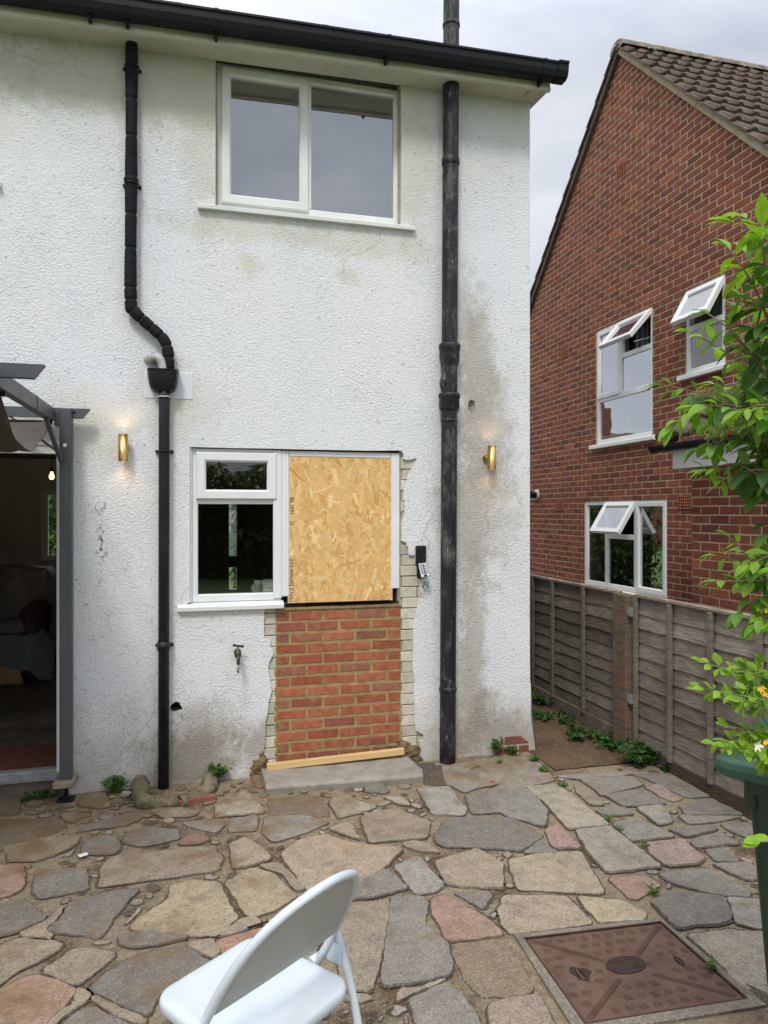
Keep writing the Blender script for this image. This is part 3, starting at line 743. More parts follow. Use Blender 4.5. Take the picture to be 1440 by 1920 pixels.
# masonry behind the render (with its openings), side and back walls
mb = MB()
LW = (winL + .0, winR - .0, 1.10, 2.19)
mh_holes = [(-2.9, -.84, .10, 2.18), LW, (UW[0] + .01, UW[1] - .01, 3.70, 4.80), (-2.70, -1.27, 3.70, 4.80), (-.18, -.11, .46, .53)]
wall_cells(mb, -5.2, 2.2, -.08, 5.0, mh_holes, -.28, -.021, FH)
o = mb.build('masonry', M['mortar_c'], H)
mb = MB(); mb.box(2.2, XR, .021, 5.2, -.08, 4.95); mb.box(-5.3, -5.2, .021, 5.2, -.08, 5)
wall_cells(mb, -5.2, 2.2, -.08, 5.0, [(-1.93, -1.0, 1.15, 2.02), (.385, .49, .70, 1.9)], -5.2, -5.0, FH)
mb.add([(2.2, .021, 4.95), (2.2, 5.2, 4.95), (2.2, 2.6, 6.0), (XR, .021, 4.95), (XR, 5.2, 4.95), (XR, 2.6, 6.0)], [(0, 1, 2), (3, 5, 4)])
mb.build('side_wall', MR, H)
# rooms
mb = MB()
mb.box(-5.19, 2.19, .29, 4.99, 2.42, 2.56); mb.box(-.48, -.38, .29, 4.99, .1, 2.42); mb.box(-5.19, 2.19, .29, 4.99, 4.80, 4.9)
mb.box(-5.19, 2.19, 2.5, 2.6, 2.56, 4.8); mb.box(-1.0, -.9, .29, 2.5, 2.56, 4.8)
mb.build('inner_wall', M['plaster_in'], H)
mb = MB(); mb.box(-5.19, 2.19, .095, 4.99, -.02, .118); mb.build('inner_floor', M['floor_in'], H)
# cream painted bricks exposed beside the opening
mb = MB(); cpal = [(.56, .53, .43), (.52, .49, .40), (.58, .55, .455), (.46, .43, .35)]
xi0, xi1 = onY(522, 1280)[0] - .012, onY(751, 1280)[0]
bricks(mb, .30, xi0 - .004, .02, 1.15, lambda a, z, d: (a, .014 - d, z), cpal, joint=.006, depth=.008, seed=4, wild=.06, zstart=-.05)
mb.build('exposed_brickwork', M['creambrick'], H); mb = MB()
bricks(mb, xi1 + .004, 1.62, .02, 2.19, lambda a, z, d: (a, .014 - d, z), cpal, joint=.006, depth=.008, seed=5, wild=.06, off=.12, zstart=-.05)
mb.build('exposed_brickwork', M['creambrick'], H); mb = MB()
bricks(mb, 1.90, 2.02, 2.3, 2.6, lambda a, z, d: (a, .018 - d, z), cpal, joint=.006, depth=.008, seed=5, wild=.06)
mb.build('exposed_brickwork', M['creambrick'], H)
# new red brick infill below the board
INF = bpy.data.objects.new('brick_infill', None); link(INF, H)
mb = MB(); mb.box(xi0, xi1, .010, .0205, .03, 1.094)
for i in range(60):                 # smeared mortar lumps along the top and the left edge
    a = xi0 + (xi1 - xi0) * i / 59; mb.box(a - .009, a + .008, -.001, .02, 1.092, 1.098 + R.uniform(0, .010))
o = mb.build('mortar', M['mortar_y'], INF)
mb = MB(); rp = [(.34, .10, .05), (.31, .09, .048), (.36, .115, .06), (.27, .085, .055), (.37, .12, .06), (.22, .09, .06), (.29, .115, .07)]
bricks(mb, xi0 + .006, xi1 - .004, .05, 1.108, lambda a, z, d: (a, .012 - d, z), rp, course=.0735, joint=.0175, depth=.005, seed=9, wild=.12, off=.085, jit=.0028, zstart=.0575 - .0735 * 1)
mb.build('brick', M['brickred'], INF)
# rubble and mud at the foot of the opening
mb = MB()
def lumps(mb, x0, x1, y0, y1, z0, z1, n, smin, smax, R, col=(1, 1, 1)):
    for _ in range(n):
        bm = bmesh.new(); bmesh.ops.create_icosphere(bm, subdivisions=2, radius=1)
        s = R.uniform(smin, smax); c = Vector((R.uniform(x0, x1), R.uniform(y0, y1), R.uniform(z0, z1))); sd_ = R.uniform(0, 50)
        for v in bm.verts:
            k = 1 + .45 * noise.noise(v.co * 1.6 + Vector((sd_, 0, 0))); v.co = Vector((v.co.x * s * 1.3, v.co.y * s * .7, v.co.z * s * .8)) * k + c
        mb.addbm(bm, col, None, True)
def mudpatch(mb, x0, x1, z0, z1, thick, seed, fr=9.):
    nx, nz = int((x1 - x0) / .005) + 3, int((z1 - z0) / .005) + 3; b = len(mb.v)
    for i in range(nx + 1):
        for j in range(nz + 1):
            u, v = i / nx, j / nz; x, z = x0 + (x1 - x0) * u, z0 + (z1 - z0) * v
            e_ = min(min(u, 1 - u) * 3.2, min(1 - v, 1) * 2.2, 1); p = Vector((x * fr, z * fr, seed))
            h = e_ - .42 + .75 * noise.noise(p) + .35 * noise.noise(p * 3.1) + .2 * noise.noise(p * 8)
            mb.v.append((x, .014 - thick * max(-.1, min(1.2, h)), z))
    for i in range(nx):
        for j in range(nz): a = b + i * (nz + 1) + j; mb.face((a, a + nz + 1, a + nz + 2, a + 1), (1, 1, 1), True)
mudpatch(mb, .20, .50, -.03, .17, .045, 1); mb.build('rubble', M['mud'], H); mb = MB(); mudpatch(mb, 1.30, 1.56, -.02, .17, .042, 5); mb.build('rubble', M['mud'], H); mb = MB()
mudpatch(mb, .36, 1.44, .0, .115, .020, 9); mb.build('rubble', M['mud'], H)
mb = MB(); mudpatch(mb, xi0 - .022, xi0 + .012, .08, 1.12, .014, 14, 14.); mb.build('mortar_smear', M['mortar_y'], H)
mb = MB(); mudpatch(mb, xi1 - .012, xi1 + .022, .10, .55, .014, 17, 14.); mb.build('mortar_smear', M['mortar_y'], H)
# exposed red brick at the wall corner
mb = MB(); bricks(mb, 2.02, 2.33, -.02, .12, lambda a, z, d: (a, -.010 - d, z), [(.24, .08, .06), (.2, .075, .06)], joint=.012, depth=.006, seed=2, clips=[(1, 1.2, 2.41), (-1, .6, -2.06)])
mb.build('bare_brick', M['brickred'], H)
# corner bead
mb = MB(); mb.tube([(XR + .002, -.014, .5), (XR + .012, -.015, .25), (XR + .05, -.016, -.01)], .004, 6); mb.build('corner_bead', M['galv'], H)
# flush patch panel behind the hopper
mb = MB(); a0, b0 = onY(272, 747); a1, b1 = onY(362, 700); fbox(mb, FH, a0, a1, b0, b1, .0, .017, .004); mb.build('render_patch', simple('smooth_render_patch', (.69, .715, .75), .9, .06, 5, bump=.3, bs=40), H)

# eaves: soffit, fascia, gutter, roof
mb = MB(); yf = -.205
def eb(mb, x0, x1, y0, y1, z0, z1, seg=10):
    for i in range(seg):
        a, b = x0 + (x1 - x0) * i / seg, x0 + (x1 - x0) * (i + 1) / seg
        vs = [(x, y, z + tilt(x)) for x in (a, b) for y in (y0, y1) for z in (z0, z1)]
        fs = [(0, 4, 5, 1), (2, 3, 7, 6), (0, 2, 6, 4), (1, 5, 7, 3)]
        if i == 0: fs.append((0, 1, 3, 2))
        if i == seg - 1: fs.append((4, 6, 7, 5))
        mb.add(vs, fs)
XE = 2.40
eb(mb, -5.3, XE - .14, yf + .018, -.0125, 4.745, 4.76); mb.build('soffit', M['soffit'], H)
mb = MB(); mb.add([(x, y, z + tilt(x) + ((y + .2) * .10 if z < 4.74 else 0)) for x in (XE - .138, XE - .012) for y in (yf + .018, .1) for z in (4.725, 4.86)], [(0, 1, 3, 2), (4, 6, 7, 5), (0, 4, 5, 1), (2, 3, 7, 6), (0, 2, 6, 4), (1, 5, 7, 3)]); mb.build('boxed_end', M['soffit'], H)
mb = MB(); eb(mb, -5.3, XE, yf - .002, yf + .016, 4.722, 4.90); eb(mb, -5.3, XE, yf - .012, yf - .002, 4.722, 4.745)
mb.build('fascia', M['eave'], H)
GU = bpy.data.objects.new('gutter', None); link(GU, H)
prof = [(-.012, .0), (-.03, -.012), (-.085, -.015), (-.108, -.004), (-.122, .03), (-.125, .070), (-.134, .073), (-.134, .086), (-.118, .088)]
prof_i = [(-.118, .08), (-.118, .03), (-.103, .003), (-.083, -.008), (-.03, -.005), (-.016, .004), (-.012, .10), (-.008, .10)]
def gut(mb, x0, x1, prof, dz=0, k=1.0, seg=6, cap=False):
    n = len(prof); b = len(mb.v)
    for i in range(seg + 1):
        x = x0 + (x1 - x0) * i / seg
        for y, z in prof: mb.v.append((x, yf + y * k + (k - 1) * .01, 4.775 + tilt(x) + z * k + dz))
    for i in range(seg):
        for j in range(n - 1): mb.face((b + i * n + j, b + i * n + j + 1, b + (i + 1) * n + j + 1, b + (i + 1) * n + j))
    if cap:
        mb.face([b + j for j in range(n)]); mb.face([b + seg * n + j for j in range(n)][::-1])
mb = MB(); gut(mb, -5.3, 2.43, prof + prof_i, seg=14); mb.build('channel', M['gutter'], GU)
mb = MB(); gut(mb, 2.40, 2.475, prof + [(-.012, .104)], -.004, 1.08, 1, True); mb.build('stop_end', M['gutter'], GU)
for gx_ in (-2.2, -.63, -.02 - .4, .10, 1.19, 2.30):
    mb = MB(); gut(mb, gx_ - .012, gx_ + .012, prof, -.003, 1.04, 1, True)
    z0 = 4.775 + tilt(gx_); mb.bbox(gx_ - .011, gx_ + .011, yf - .075, yf - .012, z0 - .045, z0 - .01, .006)
    mb.build('gutter_bracket', M['gutter'], GU)
def tile_roof(name, org, along, up, length, width, tw, ch, amp, m, parent, thick=.02):
    """wavy interlocking tiles; org = eave corner, along = ridge dir, up = slope dir"""
    along, up = Vector(along).normalized(), Vector(up).normalized(); nrm = along.cross(up).normalized()
    if nrm.z < 0: nrm = -nrm
    mb = MB(); nc = int(math.ceil(width / ch)); ns = int(length / tw * 8); org = Vector(org); R = random.Random(8)
    for c in range(nc):
        b = len(mb.v); w0, w1 = c * ch, min((c + 1) * ch + .03, width)
        lift = R.uniform(-.002, .002)
        for i in range(ns + 1):
            a = length * i / ns; ph = (a / tw) % 1
            hgt = amp * max(0, math.sin(ph * 2 * PI)) ** .8 + .003 * math.sin(ph * PI)
            j = R.uniform(-.002, .002) + lift
            p0 = org + along * a + up * w0; p1 = org + along * a + up * w1
            mb.v += [tuple(p0 + nrm * (thick * 1.0 + hgt + j - thick * .9)), tuple(p0 + nrm * (thick * 1.6 + hgt + j)), tuple(p1 + nrm * (thick * .2 + hgt + j))]
        for i in range(ns):
            q = b + i * 3; mb.face((q, q + 3, q + 4, q + 1)); mb.face((q + 1, q + 4, q + 5, q + 2), (1, 1, 1), True)
    return mb.build(name, m, parent)
tile_roof('roof', (-5.3, yf - .05, 4.855 + tilt(-5.3)), (1, 0, .022), (0, .906, .423), 7.72, 3.1, .30, .32, .022, M['roof'], H)
tile_roof('roof', (-5.3, 5.36, 4.855 + tilt(-5.3)), (1, 0, .022), (0, -.906, .423), 7.72, 3.1, .30, .32, .022, M['roof'], H)
mb = MB(); mb.box(-.6, 0.0, 2.3, 2.95, 5.5, 6.25, (.16, .065, .045))
CH = mb.build('chimney', M['brickold'], H)
for i in range(3):
    mb = MB(); mb.lathe([(.08, 0), (.1, .02), (.085, .05), (.075, .3), (.09, .32), (.09, .36), (.07, .36)], Matrix.Translation((-.5 + .2 * i, 2.6, 6.25))); mb.build('chimney_pot', M['terracotta'], CH)

# ---- windows of the white house
def wparts(parent, fn, name='window'):
    e_ = bpy.data.objects.new(name, None); link(e_, parent); return e_
def xx(px, Y, y=300): return onY(px, y, Y)[0]
def upper_window(dx):
    e_ = wparts(H, FH); Y = .055; fr = -Y
    a0, a1, am = xx(407, Y) + dx, xx(750, Y) + dx, xx(579, Y) + dx; z0, z1 = 3.775, 4.725
    mb = MB(); rect_frame(mb, FH, a0, a1, z0, z1, .045, fr - .06, fr); fbox(mb, FH, am - .018, am + .018, z0 + .045, z1 - .045, fr - .05, fr - .001)
    mb.build('frame', M['upvc_old'], e_)
    s0, s1, t0, t1 = xx(415, Y) + dx, am - .004, z0 + .022, z1 - .022
    mb = MB(); rect_frame(mb, FH, s0, s1, t0, t1, .062, fr - .03, fr + .020, .012); mb.build('sash', M['upvc_old'], e_)
    pane(FH, s0 + .055, s1 - .055, t0 + .055, t1 - .055, fr - .012, M['glass'], e_)
    pane(FH, am + .012, a1 - .04, z0 + .04, z1 - .04, fr - .024, M['glass'], e_)
    mb = MB(); mb.box(a0 + .02, a1 - .02, .26, .27, 3.7, 4.78); mb.build('net_curtain', M['curtain'], e_)
    mb = MB(); a, b = -.012 + dx, 1.455 + dx
    if dx: a -= 0; b = -1.165
    mb.add([(x, y, z) for x in (a, b) for y, z in ((-.045, 3.713), (-.047, 3.735), (-.02, 3.749), (Y, 3.775), (Y, 3.713))], [(0, 1, 6, 5), (1, 2, 7, 6), (2, 3, 8, 7), (4, 0, 5, 9), (0, 4, 3, 2, 1), (5, 6, 7, 8, 9)])
    mb.build('sill', M['upvc_old'], e_)
    return e_
upper_window(0); upper_window(-2.63)
# objects glimpsed: pale stone on the inner sill
e_ = wparts(H, FH); Y = .022
def LX(px): return onY(px, 1000, Y)[0]
def LZ(py, px=440): return onY(px, py, Y)[1]
a0, a1 = LX(357), LX(527); z0, z1 = LZ(1127), LZ(842)
mb = MB(); rect_frame(mb, FH, a0, a1, z0, z1, .048, -.09, -.022, .006)
zt_ = LZ(939); fbox(mb, FH, a0 + .046, a1 - .046, zt_ - .022, zt_ + .018, -.09, -.023)
fbox(mb, FH, LX(354), LX(360), z0 - .0, z1 + .01, -.03, -.004)
mb.build('frame', M['upvc'], e_)
s = (LX(368), LX(518), LZ(936), LZ(849))
mb = MB(); rect_frame(mb, FH, *s, .062, -.05, .002, .012); mb.build('sash', M['upvc'], e_)
pane(FH, s[0] + .055, s[1] - .055, s[2] + .055, s[3] - .055, -.034, M['glass_k'], e_)
pane(FH, a0 + .045, a1 - .045, z0 + .045, zt_ - .018, -.045, M['glass_k'], e_)
mb = MB(); b0, b1 = LX(541), LX(733)      # boarded half: jambs and head in white plastic
fbox(mb, FH, LX(527) + .001, b0 + .004, LZ(1121), z1 - .004, -.06, -.012, .006); fbox(mb, FH, LX(512), LX(528), LZ(1123), z1 - .006, -.02, -.009, .003)
fbox(mb, FH, LX(733), LX(750) - .004, 1.214, z1 - .004, -.055, -.012, .006); fbox(mb, FH, b0 + .005, b1 - .001, LZ(858, 640), z1 - .004, -.055, -.013, .005)
mb.build('trim', M['upvc'], e_)
mb = MB(); fbox(mb, FH, LX(745), LX(749), 1.125, 1.213, -.06, -.02); fbox(mb, FH, LX(733), LX(737), 1.125, 1.21, -.07, -.03); mb.build('cut_jamb', M['galv'], e_)
mb = MB(); a, b = onY(333, 1130)[0], onY(531, 1130)[0]
mb.add([(x, y, z) for x in (a, b) for y, z in ((-.045, 1.112), (-.047, 1.136), (-.02, 1.150), (.03, 1.158), (.03, 1.112))], [(0, 1, 6, 5), (1, 2, 7, 6), (2, 3, 8, 7), (4, 0, 5, 9), (0, 4, 3, 2, 1), (5, 6, 7, 8, 9)])
mb.build('sill', M['upvc'], e_)
mb = MB(); mb.box(winL + .02, xi1 - .02, .30, .62, 1.06, 1.09); mb.build('inner_sill', M['white'], e_)
# back window and kitchen back door
tt = NT('rippled_glass'); q1 = tt.n('ShaderNodeBsdfTranslucent', {'Color': (.75, .8, .78)}); q2 = tt.n('ShaderNodeBsdfTransparent', {'Color': (.6, .7, .6)}); q3 = tt.n('ShaderNodeMixShader', {0: tt.ramp(tt.noise(45, 2, .5), .4, .6, .15, .8), 1: q1, 2: q2}); tt.t.links.new(q3.outputs[0], tt.out.inputs[0]); M['frost_t'] = tt.m
e_ = wparts(H, FH); mb = MB(); 
wall_cells(mb, -1.93, -1.0, 1.15, 2.02, [(-1.87, -1.04, 1.20, 1.97)], -5.12, -5.06, FH); mb.build('frame', M['upvc_old'], e_); pane(FH, -1.88, -1.03, 1.19, 1.98, -5.09, M['glass_k'], e_)
e_ = wparts(H, FH, 'back_door'); mb = MB(); fbox(mb, FH, .385, .49, 1.0, 1.15, -5.12, -5.05); mb.build('rail', M['redwood'], e_)
pane(FH, .385, .49, 1.15, 1.9, -5.09, M['frost_t'], e_)
# patio door frame, threshold and lintel
e_ = wparts(H, FH, 'patio_door'); mb = MB(); j0, j1 = onY(108, 1000, .03)[0], onY(112.5, 1000, .03)[0]
mb.box(j0, -.835, -.002, .07, .14, 2.17); mb.box(-2.9, j0, -.002, .07, 2.112, 2.17); mb.box(j0 + .0, -.79, .0, .03, .14, 2.166)
mb.build('frame', M['upvc'], e_)
mb = MB(); mb.box(-2.9, -.80, -.012, .09, .095, .140); mb.box(-2.9, j0, -.03, .0, .10, .115); mb.box(-2.9, j0, .01, .02, .14, .158); mb.box(-2.9, j0, .045, .055, .14, .158); mb.build('threshold', M['galv'], e_)
mb = MB(); mb.box(-2.9, -.80, .0, .29, -.05, .094); mb.build('plinth', M['concrete_d'], e_)
mb = MB(); mb.box(-2.9, -.80, -.006, .1, 2.171, 2.205); mb.build('lintel', M['redwood'], e_)
mb = MB(); mb.box(-2.9, -.86, .09, .6, .119, .135); mb.build('door_mat', simple('red_doormat', (.13, .04, .025), .9, .35, 20), e_)
# =================================================================== BRICK HOUSE NEXT DOOR
NB = thing('brick_house', 'red brick gable house with brown tiled roof beyond the fence', 'house', (0, 0, 0))
XN = 5.0; AY, AZ = 2.91, 7.36; SL = 1.02; HW = 2.95
F5 = FN(XN)
def NA(px, py, X=XN):
    y, z = onX(px, py, X); return -y, z
wA = (-3.48, -2.288, 2.62, 4.10); wB = (-3.77, -2.031, .79, 1.895); wC = (-1.728, -1.135, 3.20, 4.10)
def br(cx, cz): return (cx - .11, cx + .11, cz - .07, cz + .07)
ab = [NA(1060, 660), NA(1051, 948), NA(1167, 318)]; airs = [br(ab[0][0], ab[0][1]), br(ab[1][0], ab[1][1]), br(*NA(1285, 942))]
av = NA(1167, 318); airs.append((av[0] - .11, av[0] + .11, av[1] - .07, av[1] + .07))
npal = [(.185, .062, .038), (.16, .055, .04), (.185, .066, .045), (.15, .052, .04), (.195, .068, .045), (.145, .052, .043), (.165, .06, .045)] * 3 + [(.24, .08, .045), (.21, .078, .055), (.12, .05, .042)]
npal = [(a * 1.12, b * 1.02, c * .92) for a, b, c in npal]
mb = MB()
g = [(-AY - HW - .6, .0), (-AY + HW + .55, .0), (-AY + HW + .1, AZ - SL * (HW + .1)), (-AY, AZ), (-AY - HW - .1, AZ - SL * (HW + .1))]
def gable_poly(X):
    bm = bmesh.new()
    outer_ = [(-6.2, -.05), (.6, -.05), (.6, AZ - SL * 3.51), (-AY, AZ), (-6.2, AZ - SL * (6.2 - AY))]
    return outer_
o = poly_slab('wall', gable_poly(XN), [[(h[0], h[2]), (h[1], h[2]), (h[1], h[3]), (h[0], h[3])] for h in (wA, wB, wC)], F5, -.25, -.001, M['mortar_n'], NB)
WB = o
bricks(mb, -6.2, .6, .6, 7.4, F5, npal, depth=.004, joint=.0145, seed=21, holes=[wA, wB, wC] + airs, clips=[(SL, 1, AZ - SL * AY - .02), (-SL, 1, AZ + SL * AY - .02)], wild=.16)
mb.build('brick_face', M['brickold'], WB)
# side walls hidden but closing the house
mb = MB(); mb.box(5.25, 10.5, 6.0, 6.2, -.05, 4.3); mb.box(5.25, 10.5, -.6, -.4, -.05, 4.3); mb.box(10.5, 10.75, -.6, 6.2, -.05, 7); mb.c = [(.17, .06, .042)] * len(mb.c); mb.build('side_wall', M['brickold'], NB)
mb = MB(); mb.box(5.25, 10.5, -.4, 6.0, .1, .2); mb.box(5.25, 10.5, -.4, 6.0, 2.2, 2.4); mb.box(7.6, 7.7, -.4, 6.0, -.05, 5); mb.build('inner_wall', M['plaster_in'], NB)
# roof slopes, ridge, verge
u1 = Vector((0, 1, SL)).normalized(); u2 = Vector((0, -1, SL)).normalized(); LR = (AY + .68) * math.sqrt(1 + SL * SL)
e1 = Vector((XN - .055, -.68, AZ + .07 - SL * (AY + .68))); e2 = Vector((XN - .055, 2 * AY + .68, AZ + .07 - SL * (AY + .68)))
tile_roof('roof', e1, (1, 0, 0), u1, 5.6, LR, .20, .30, .030, M['roof'], NB, .030)
tile_roof('roof', e2, (1, 0, 0), u2, 5.6, LR, .20, .30, .030, M['roof'], NB, .030)
mb = MB()
for sgn, ee, uu in ((1, e1, u1), (-1, e2, u2)):       # mortar bedding and under-cloak along the verge
    nn = Vector((0, -sgn * SL, 1)).normalized(); k = 40
    for i in range(k):
        p, q = ee + uu * (LR * i / k), ee + uu * (LR * (i + 1) / k); j = rnd.uniform(-.006, .006)
        A0, B0 = p - nn * .055 + Vector((j * .5, 0, 0)), p - nn * (-.008) ; A1, B1 = q - nn * .055 + Vector((j * .5, 0, 0)), q - nn * (-.008)
        dx = Vector((.09, 0, 0))
        mb.add([A0, B0, B1, A1, A0 + dx, B0 + dx, B1 + dx, A1 + dx], [(0, 1, 2, 3), (0, 3, 7, 4), (1, 5, 6, 2), (0, 4, 5, 1), (3, 2, 6, 7)])
    mb.build('verge', M['vergem'] if sgn == 1 else M['roof'], NB); mb = MB()
mb = MB()                                              # verge tile ends standing proud in steps
for ee, uu, sgn in ((e1, u1, 1), (e2, u2, -1)):
    nn = Vector((0, -sgn * SL, 1)).normalized(); n = int(LR / .30)
    for i in range(n + 1):
        a, b = i * .30, min((i + 1) * .30 + .02, LR); p, q = ee + uu * a, ee + uu * b; dx = Vector((-.03, 0, 0)); d2 = Vector((.10, 0, 0)); j = rnd.uniform(-.004, .006)
        vs = [p + nn * (.045 + j) + dx, q + nn * .02 + dx, q + nn * .004 + dx, p + nn * (.022 + j) + dx]; vs += [v + d2 for v in vs]
        mb.add(vs, [(0, 1, 2, 3), (4, 7, 6, 5), (0, 4, 5, 1), (3, 2, 6, 7), (0, 3, 7, 4), (1, 5, 6, 2)])
mb.build('verge_tile', M['roof'], NB)
def m_lichen():
    t = NT('lichened_ridge'); a = t.noise(9, 6, .75); b = t.noise(22, 4, .6, loc=(4, 0, 0))
    c = t.mix(t.ramp(a, .4, .6), (.09, .075, .06), (.26, .23, .19)); c = t.mix(t.ramp(b, .58, .68, 0, .9), c, (.34, .19, .04))
    return t.bsdf(c, .9, **{'Normal': t.bump(a, .8, .01)})
M['lichen'] = m_lichen()
mb = MB()
for i in range(12):
    x0, x1 = XN - .07 + i * .47, XN - .07 + (i + 1) * .47 - .012; k = 8
    for rr, a in ((.115, 0), (.125, .0)):
        vs = [];
        for x in (x0, x1):
            for j in range(k + 1):
                an = PI * (j / k); vs.append((x, AY + math.cos(an) * .14, AZ + .035 + math.sin(an) * rr))
        mb.add(vs, [(j, j + 1, k + 2 + j, k + 1 + j) for j in range(k)] + [tuple(range(k + 1))], (1, 1, 1), True)
        break
mb.build('ridge_tile', M['lichen'], NB)
# air bricks, vent pipe
for n_, h_ in enumerate(airs):
    mb = MB(); HO = MB(); fbox(HO, F5, h_[0] + .004, h_[1] - .004, h_[2] + .004, h_[3] - .004, -.0, .002, .001); 
    nx_, nz_ = 6, 4
    for i in range(nx_ + 1):
        a = h_[0] + .006 + (h_[1] - h_[0] - .012) * i / nx_; fbox(mb, F5, a - .004, a + .004, h_[2] + .007, h_[3] - .007, .004, .012, .002)
    for i in range(nz_ + 1):
        z = h_[2] + .006 + (h_[3] - h_[2] - .012) * i / nz_; fbox(mb, F5, h_[0] + .007, h_[1] - .007, z - .004, z + .004, .004, .0125, .002)
    AB = mb.build('air_brick', M['terracotta'], NB); HO.build('holes', M['hole'], AB)  # flat dark plate painted as the shade inside the grid
vy, vz = onX(1002, 928, XN - .05)
mb = MB(); TM = Matrix.Translation((XN, vy, vz)) @ Matrix.Rotation(-PI / 2, 4, 'Y')
mb.lathe([(.085, -.001), (.085, .02), (.075, .028), (.02, .03)], TM, 20); VP_ = mb.build('vent_collar', M['grey_pipe'], NB)
mb = MB(); mb.lathe([(.045, .02), (.045, .11), (.055, .115), (.055, .17), (.035, .175), (.033, .13), (.0, .12)], TM, 18); mb.build('flue_terminal', M['black'], VP_)
# windows
def nwin(w_, name='window'):
    e_ = bpy.data.objects.new(name, None); link(e_, NB); return e_
R0 = -.008       # frame face set back from the brick
# A: upper casement window
e_ = nwin(wA); a0, a1, z0, z1 = wA; am = -onX(1168, 700, XN + .05)[0]; tz = (onX(1168, 738, XN + .05)[1] + onX(1215, 729, XN + .05)[1]) / 2
mb = MB(); rect_frame(mb, F5, a0 + .002, a1 - .002, z0 + .002, z1 - .002, .055, R0 - .06, R0)
fbox(mb, F5, a0 + .055, a1 - .055, tz - .035, tz + .03, R0 - .05, R0 - .001); fbox(mb, F5, am - .03, am + .03, tz + .031, z1 - .056, R0 - .05, R0 - .0015)
mb.build('frame', M['upvc'], e_)
mb = MB(); rect_frame(mb, F5, a0 + .03, am + .004, tz + .008, z1 - .03, .062, R0 - .02, R0 + .014, .01); mb.build('sash', M['upvc'], e_)
pane(F5, a0 + .085, am - .05, tz + .06, z1 - .085, R0 - .01, M['glass_n'], e_)
pane(F5, a0 + .05, a1 - .05, z0 + .05, tz - .03, R0 - .02, M['glass_n'], e_)
sz = onX(1190, 660, XN)[1]
sz = z1 - .44
mb = MB(); fbox(mb, F5, am + .031, a1 - .056, sz - .03, sz + .03, R0 - .05, R0 - .002); mb.build('transom', M['upvc'], e_)
pane(F5, am + .03, a1 - .05, tz + .03, sz - .028, R0 - .02, M['glass_n'], e_)
g_ = hung(F5, z1 - .03, R0, math.radians(42))
mb = MB(); rect_frame(mb, g_, am - .02, a1 - .03, sz - .01, z1 - .03, .062, R0 - .03, R0 + .02, .01); mb.build('open_sash', M['upvc'], e_)
pane(g_, am + .038, a1 - .088, sz + .048, z1 - .088, R0 - .005, M['glass_n'], e_)
mb = MB(); mb.tube([F5(a1 - .05, sz + .1, R0 - .01), F5(a1 - .05, sz + .03, R0 + .22)], .006, 6); mb.build('stay', M['galv'], e_)
mb = MB(); fbox(mb, F5, a0 - .10, a1 + .09, z0 - .055, z0 - .002, -.02, .055, .008); mb.build('sill', M['upvc_old'], e_)
mb = MB(); mb.add([F5(a0 + .03, z0, -.30), F5(a1 - .03, z0, -.30), F5(a1 - .03, z1, -.30), F5(a0 + .03, z1, -.30)], [(0, 1, 2, 3)])
mb = MB(); mb.box(XN + .30, XN + .31, -a1 + .02, -a0 - .02, z0, z0 + .02)
for i in range(22):
    y = -a1 + .03 + (a1 - a0 - .06) * i / 21
    if i % 7 < 5: mb.tube([(XN + .20 + .015 * (i % 2), y, z0 + .02), (XN + .20 + .015 * (i % 2), y, z1)], .018, 6)
mb.build('net_curtain', simple('white_net_curtain', (.26, .28, .30), .9, .1, 8), e_)
# B: lower three-light window
e_ = nwin(wB); a0, a1, z0, z1 = wB; b1, b2 = -onX(1142, 1000, XN + .05)[0], -onX(1197, 1000, XN + .05)[0]
mb = MB(); rect_frame(mb, F5, a0 + .002, a1 - .002, z0 + .002, z1 - .002, .055, R0 - .06, R0)
for b in (b1, b2): fbox(mb, F5, b - .032, b + .032, z0 + .056, z1 - .056, R0 - .05, R0 - .001)
mb.build('frame', M['upvc'], e_)
for p_, q_ in ((a0 + .05, b1 - .03), (b2 + .03, a1 - .05)): pane(F5, p_, q_, z0 + .05, z1 - .05, R0 - .02, M['glass_n'], e_)
mb = MB(); rect_frame(mb, F5, b2 + .02, a1 - .03, z0 + .03, z1 - .03, .055, R0 - .02, R0 + .012, .01); mb.build('sash', M['upvc'], e_)
sz = z1 - .45
mb = MB(); fbox(mb, F5, b1 + .033, b2 - .033, sz - .03, sz + .03, R0 - .05, R0 - .002); mb.build('transom', M['upvc'], e_)
pane(F5, b1 + .03, b2 - .03, z0 + .05, sz - .028, R0 - .02, M['glass_n'], e_)
g_ = hung(F5, z1 - .03, R0, math.radians(32))
mb = MB(); rect_frame(mb, g_, b1 - .0, b2 + .0, sz - .01, z1 - .03, .062, R0 - .03, R0 + .02, .01); mb.build('open_sash', M['upvc'], e_)
pane(g_, b1 + .058, b2 - .058, sz + .048, z1 - .088, R0 - .005, M['glass_n'], e_)
mb = MB(); fbox(mb, F5, a0 - .08, a1 + .08, z0 - .06, z0 - .002, -.02, .06, .008); mb.build('sill', M['upvc_old'], e_)
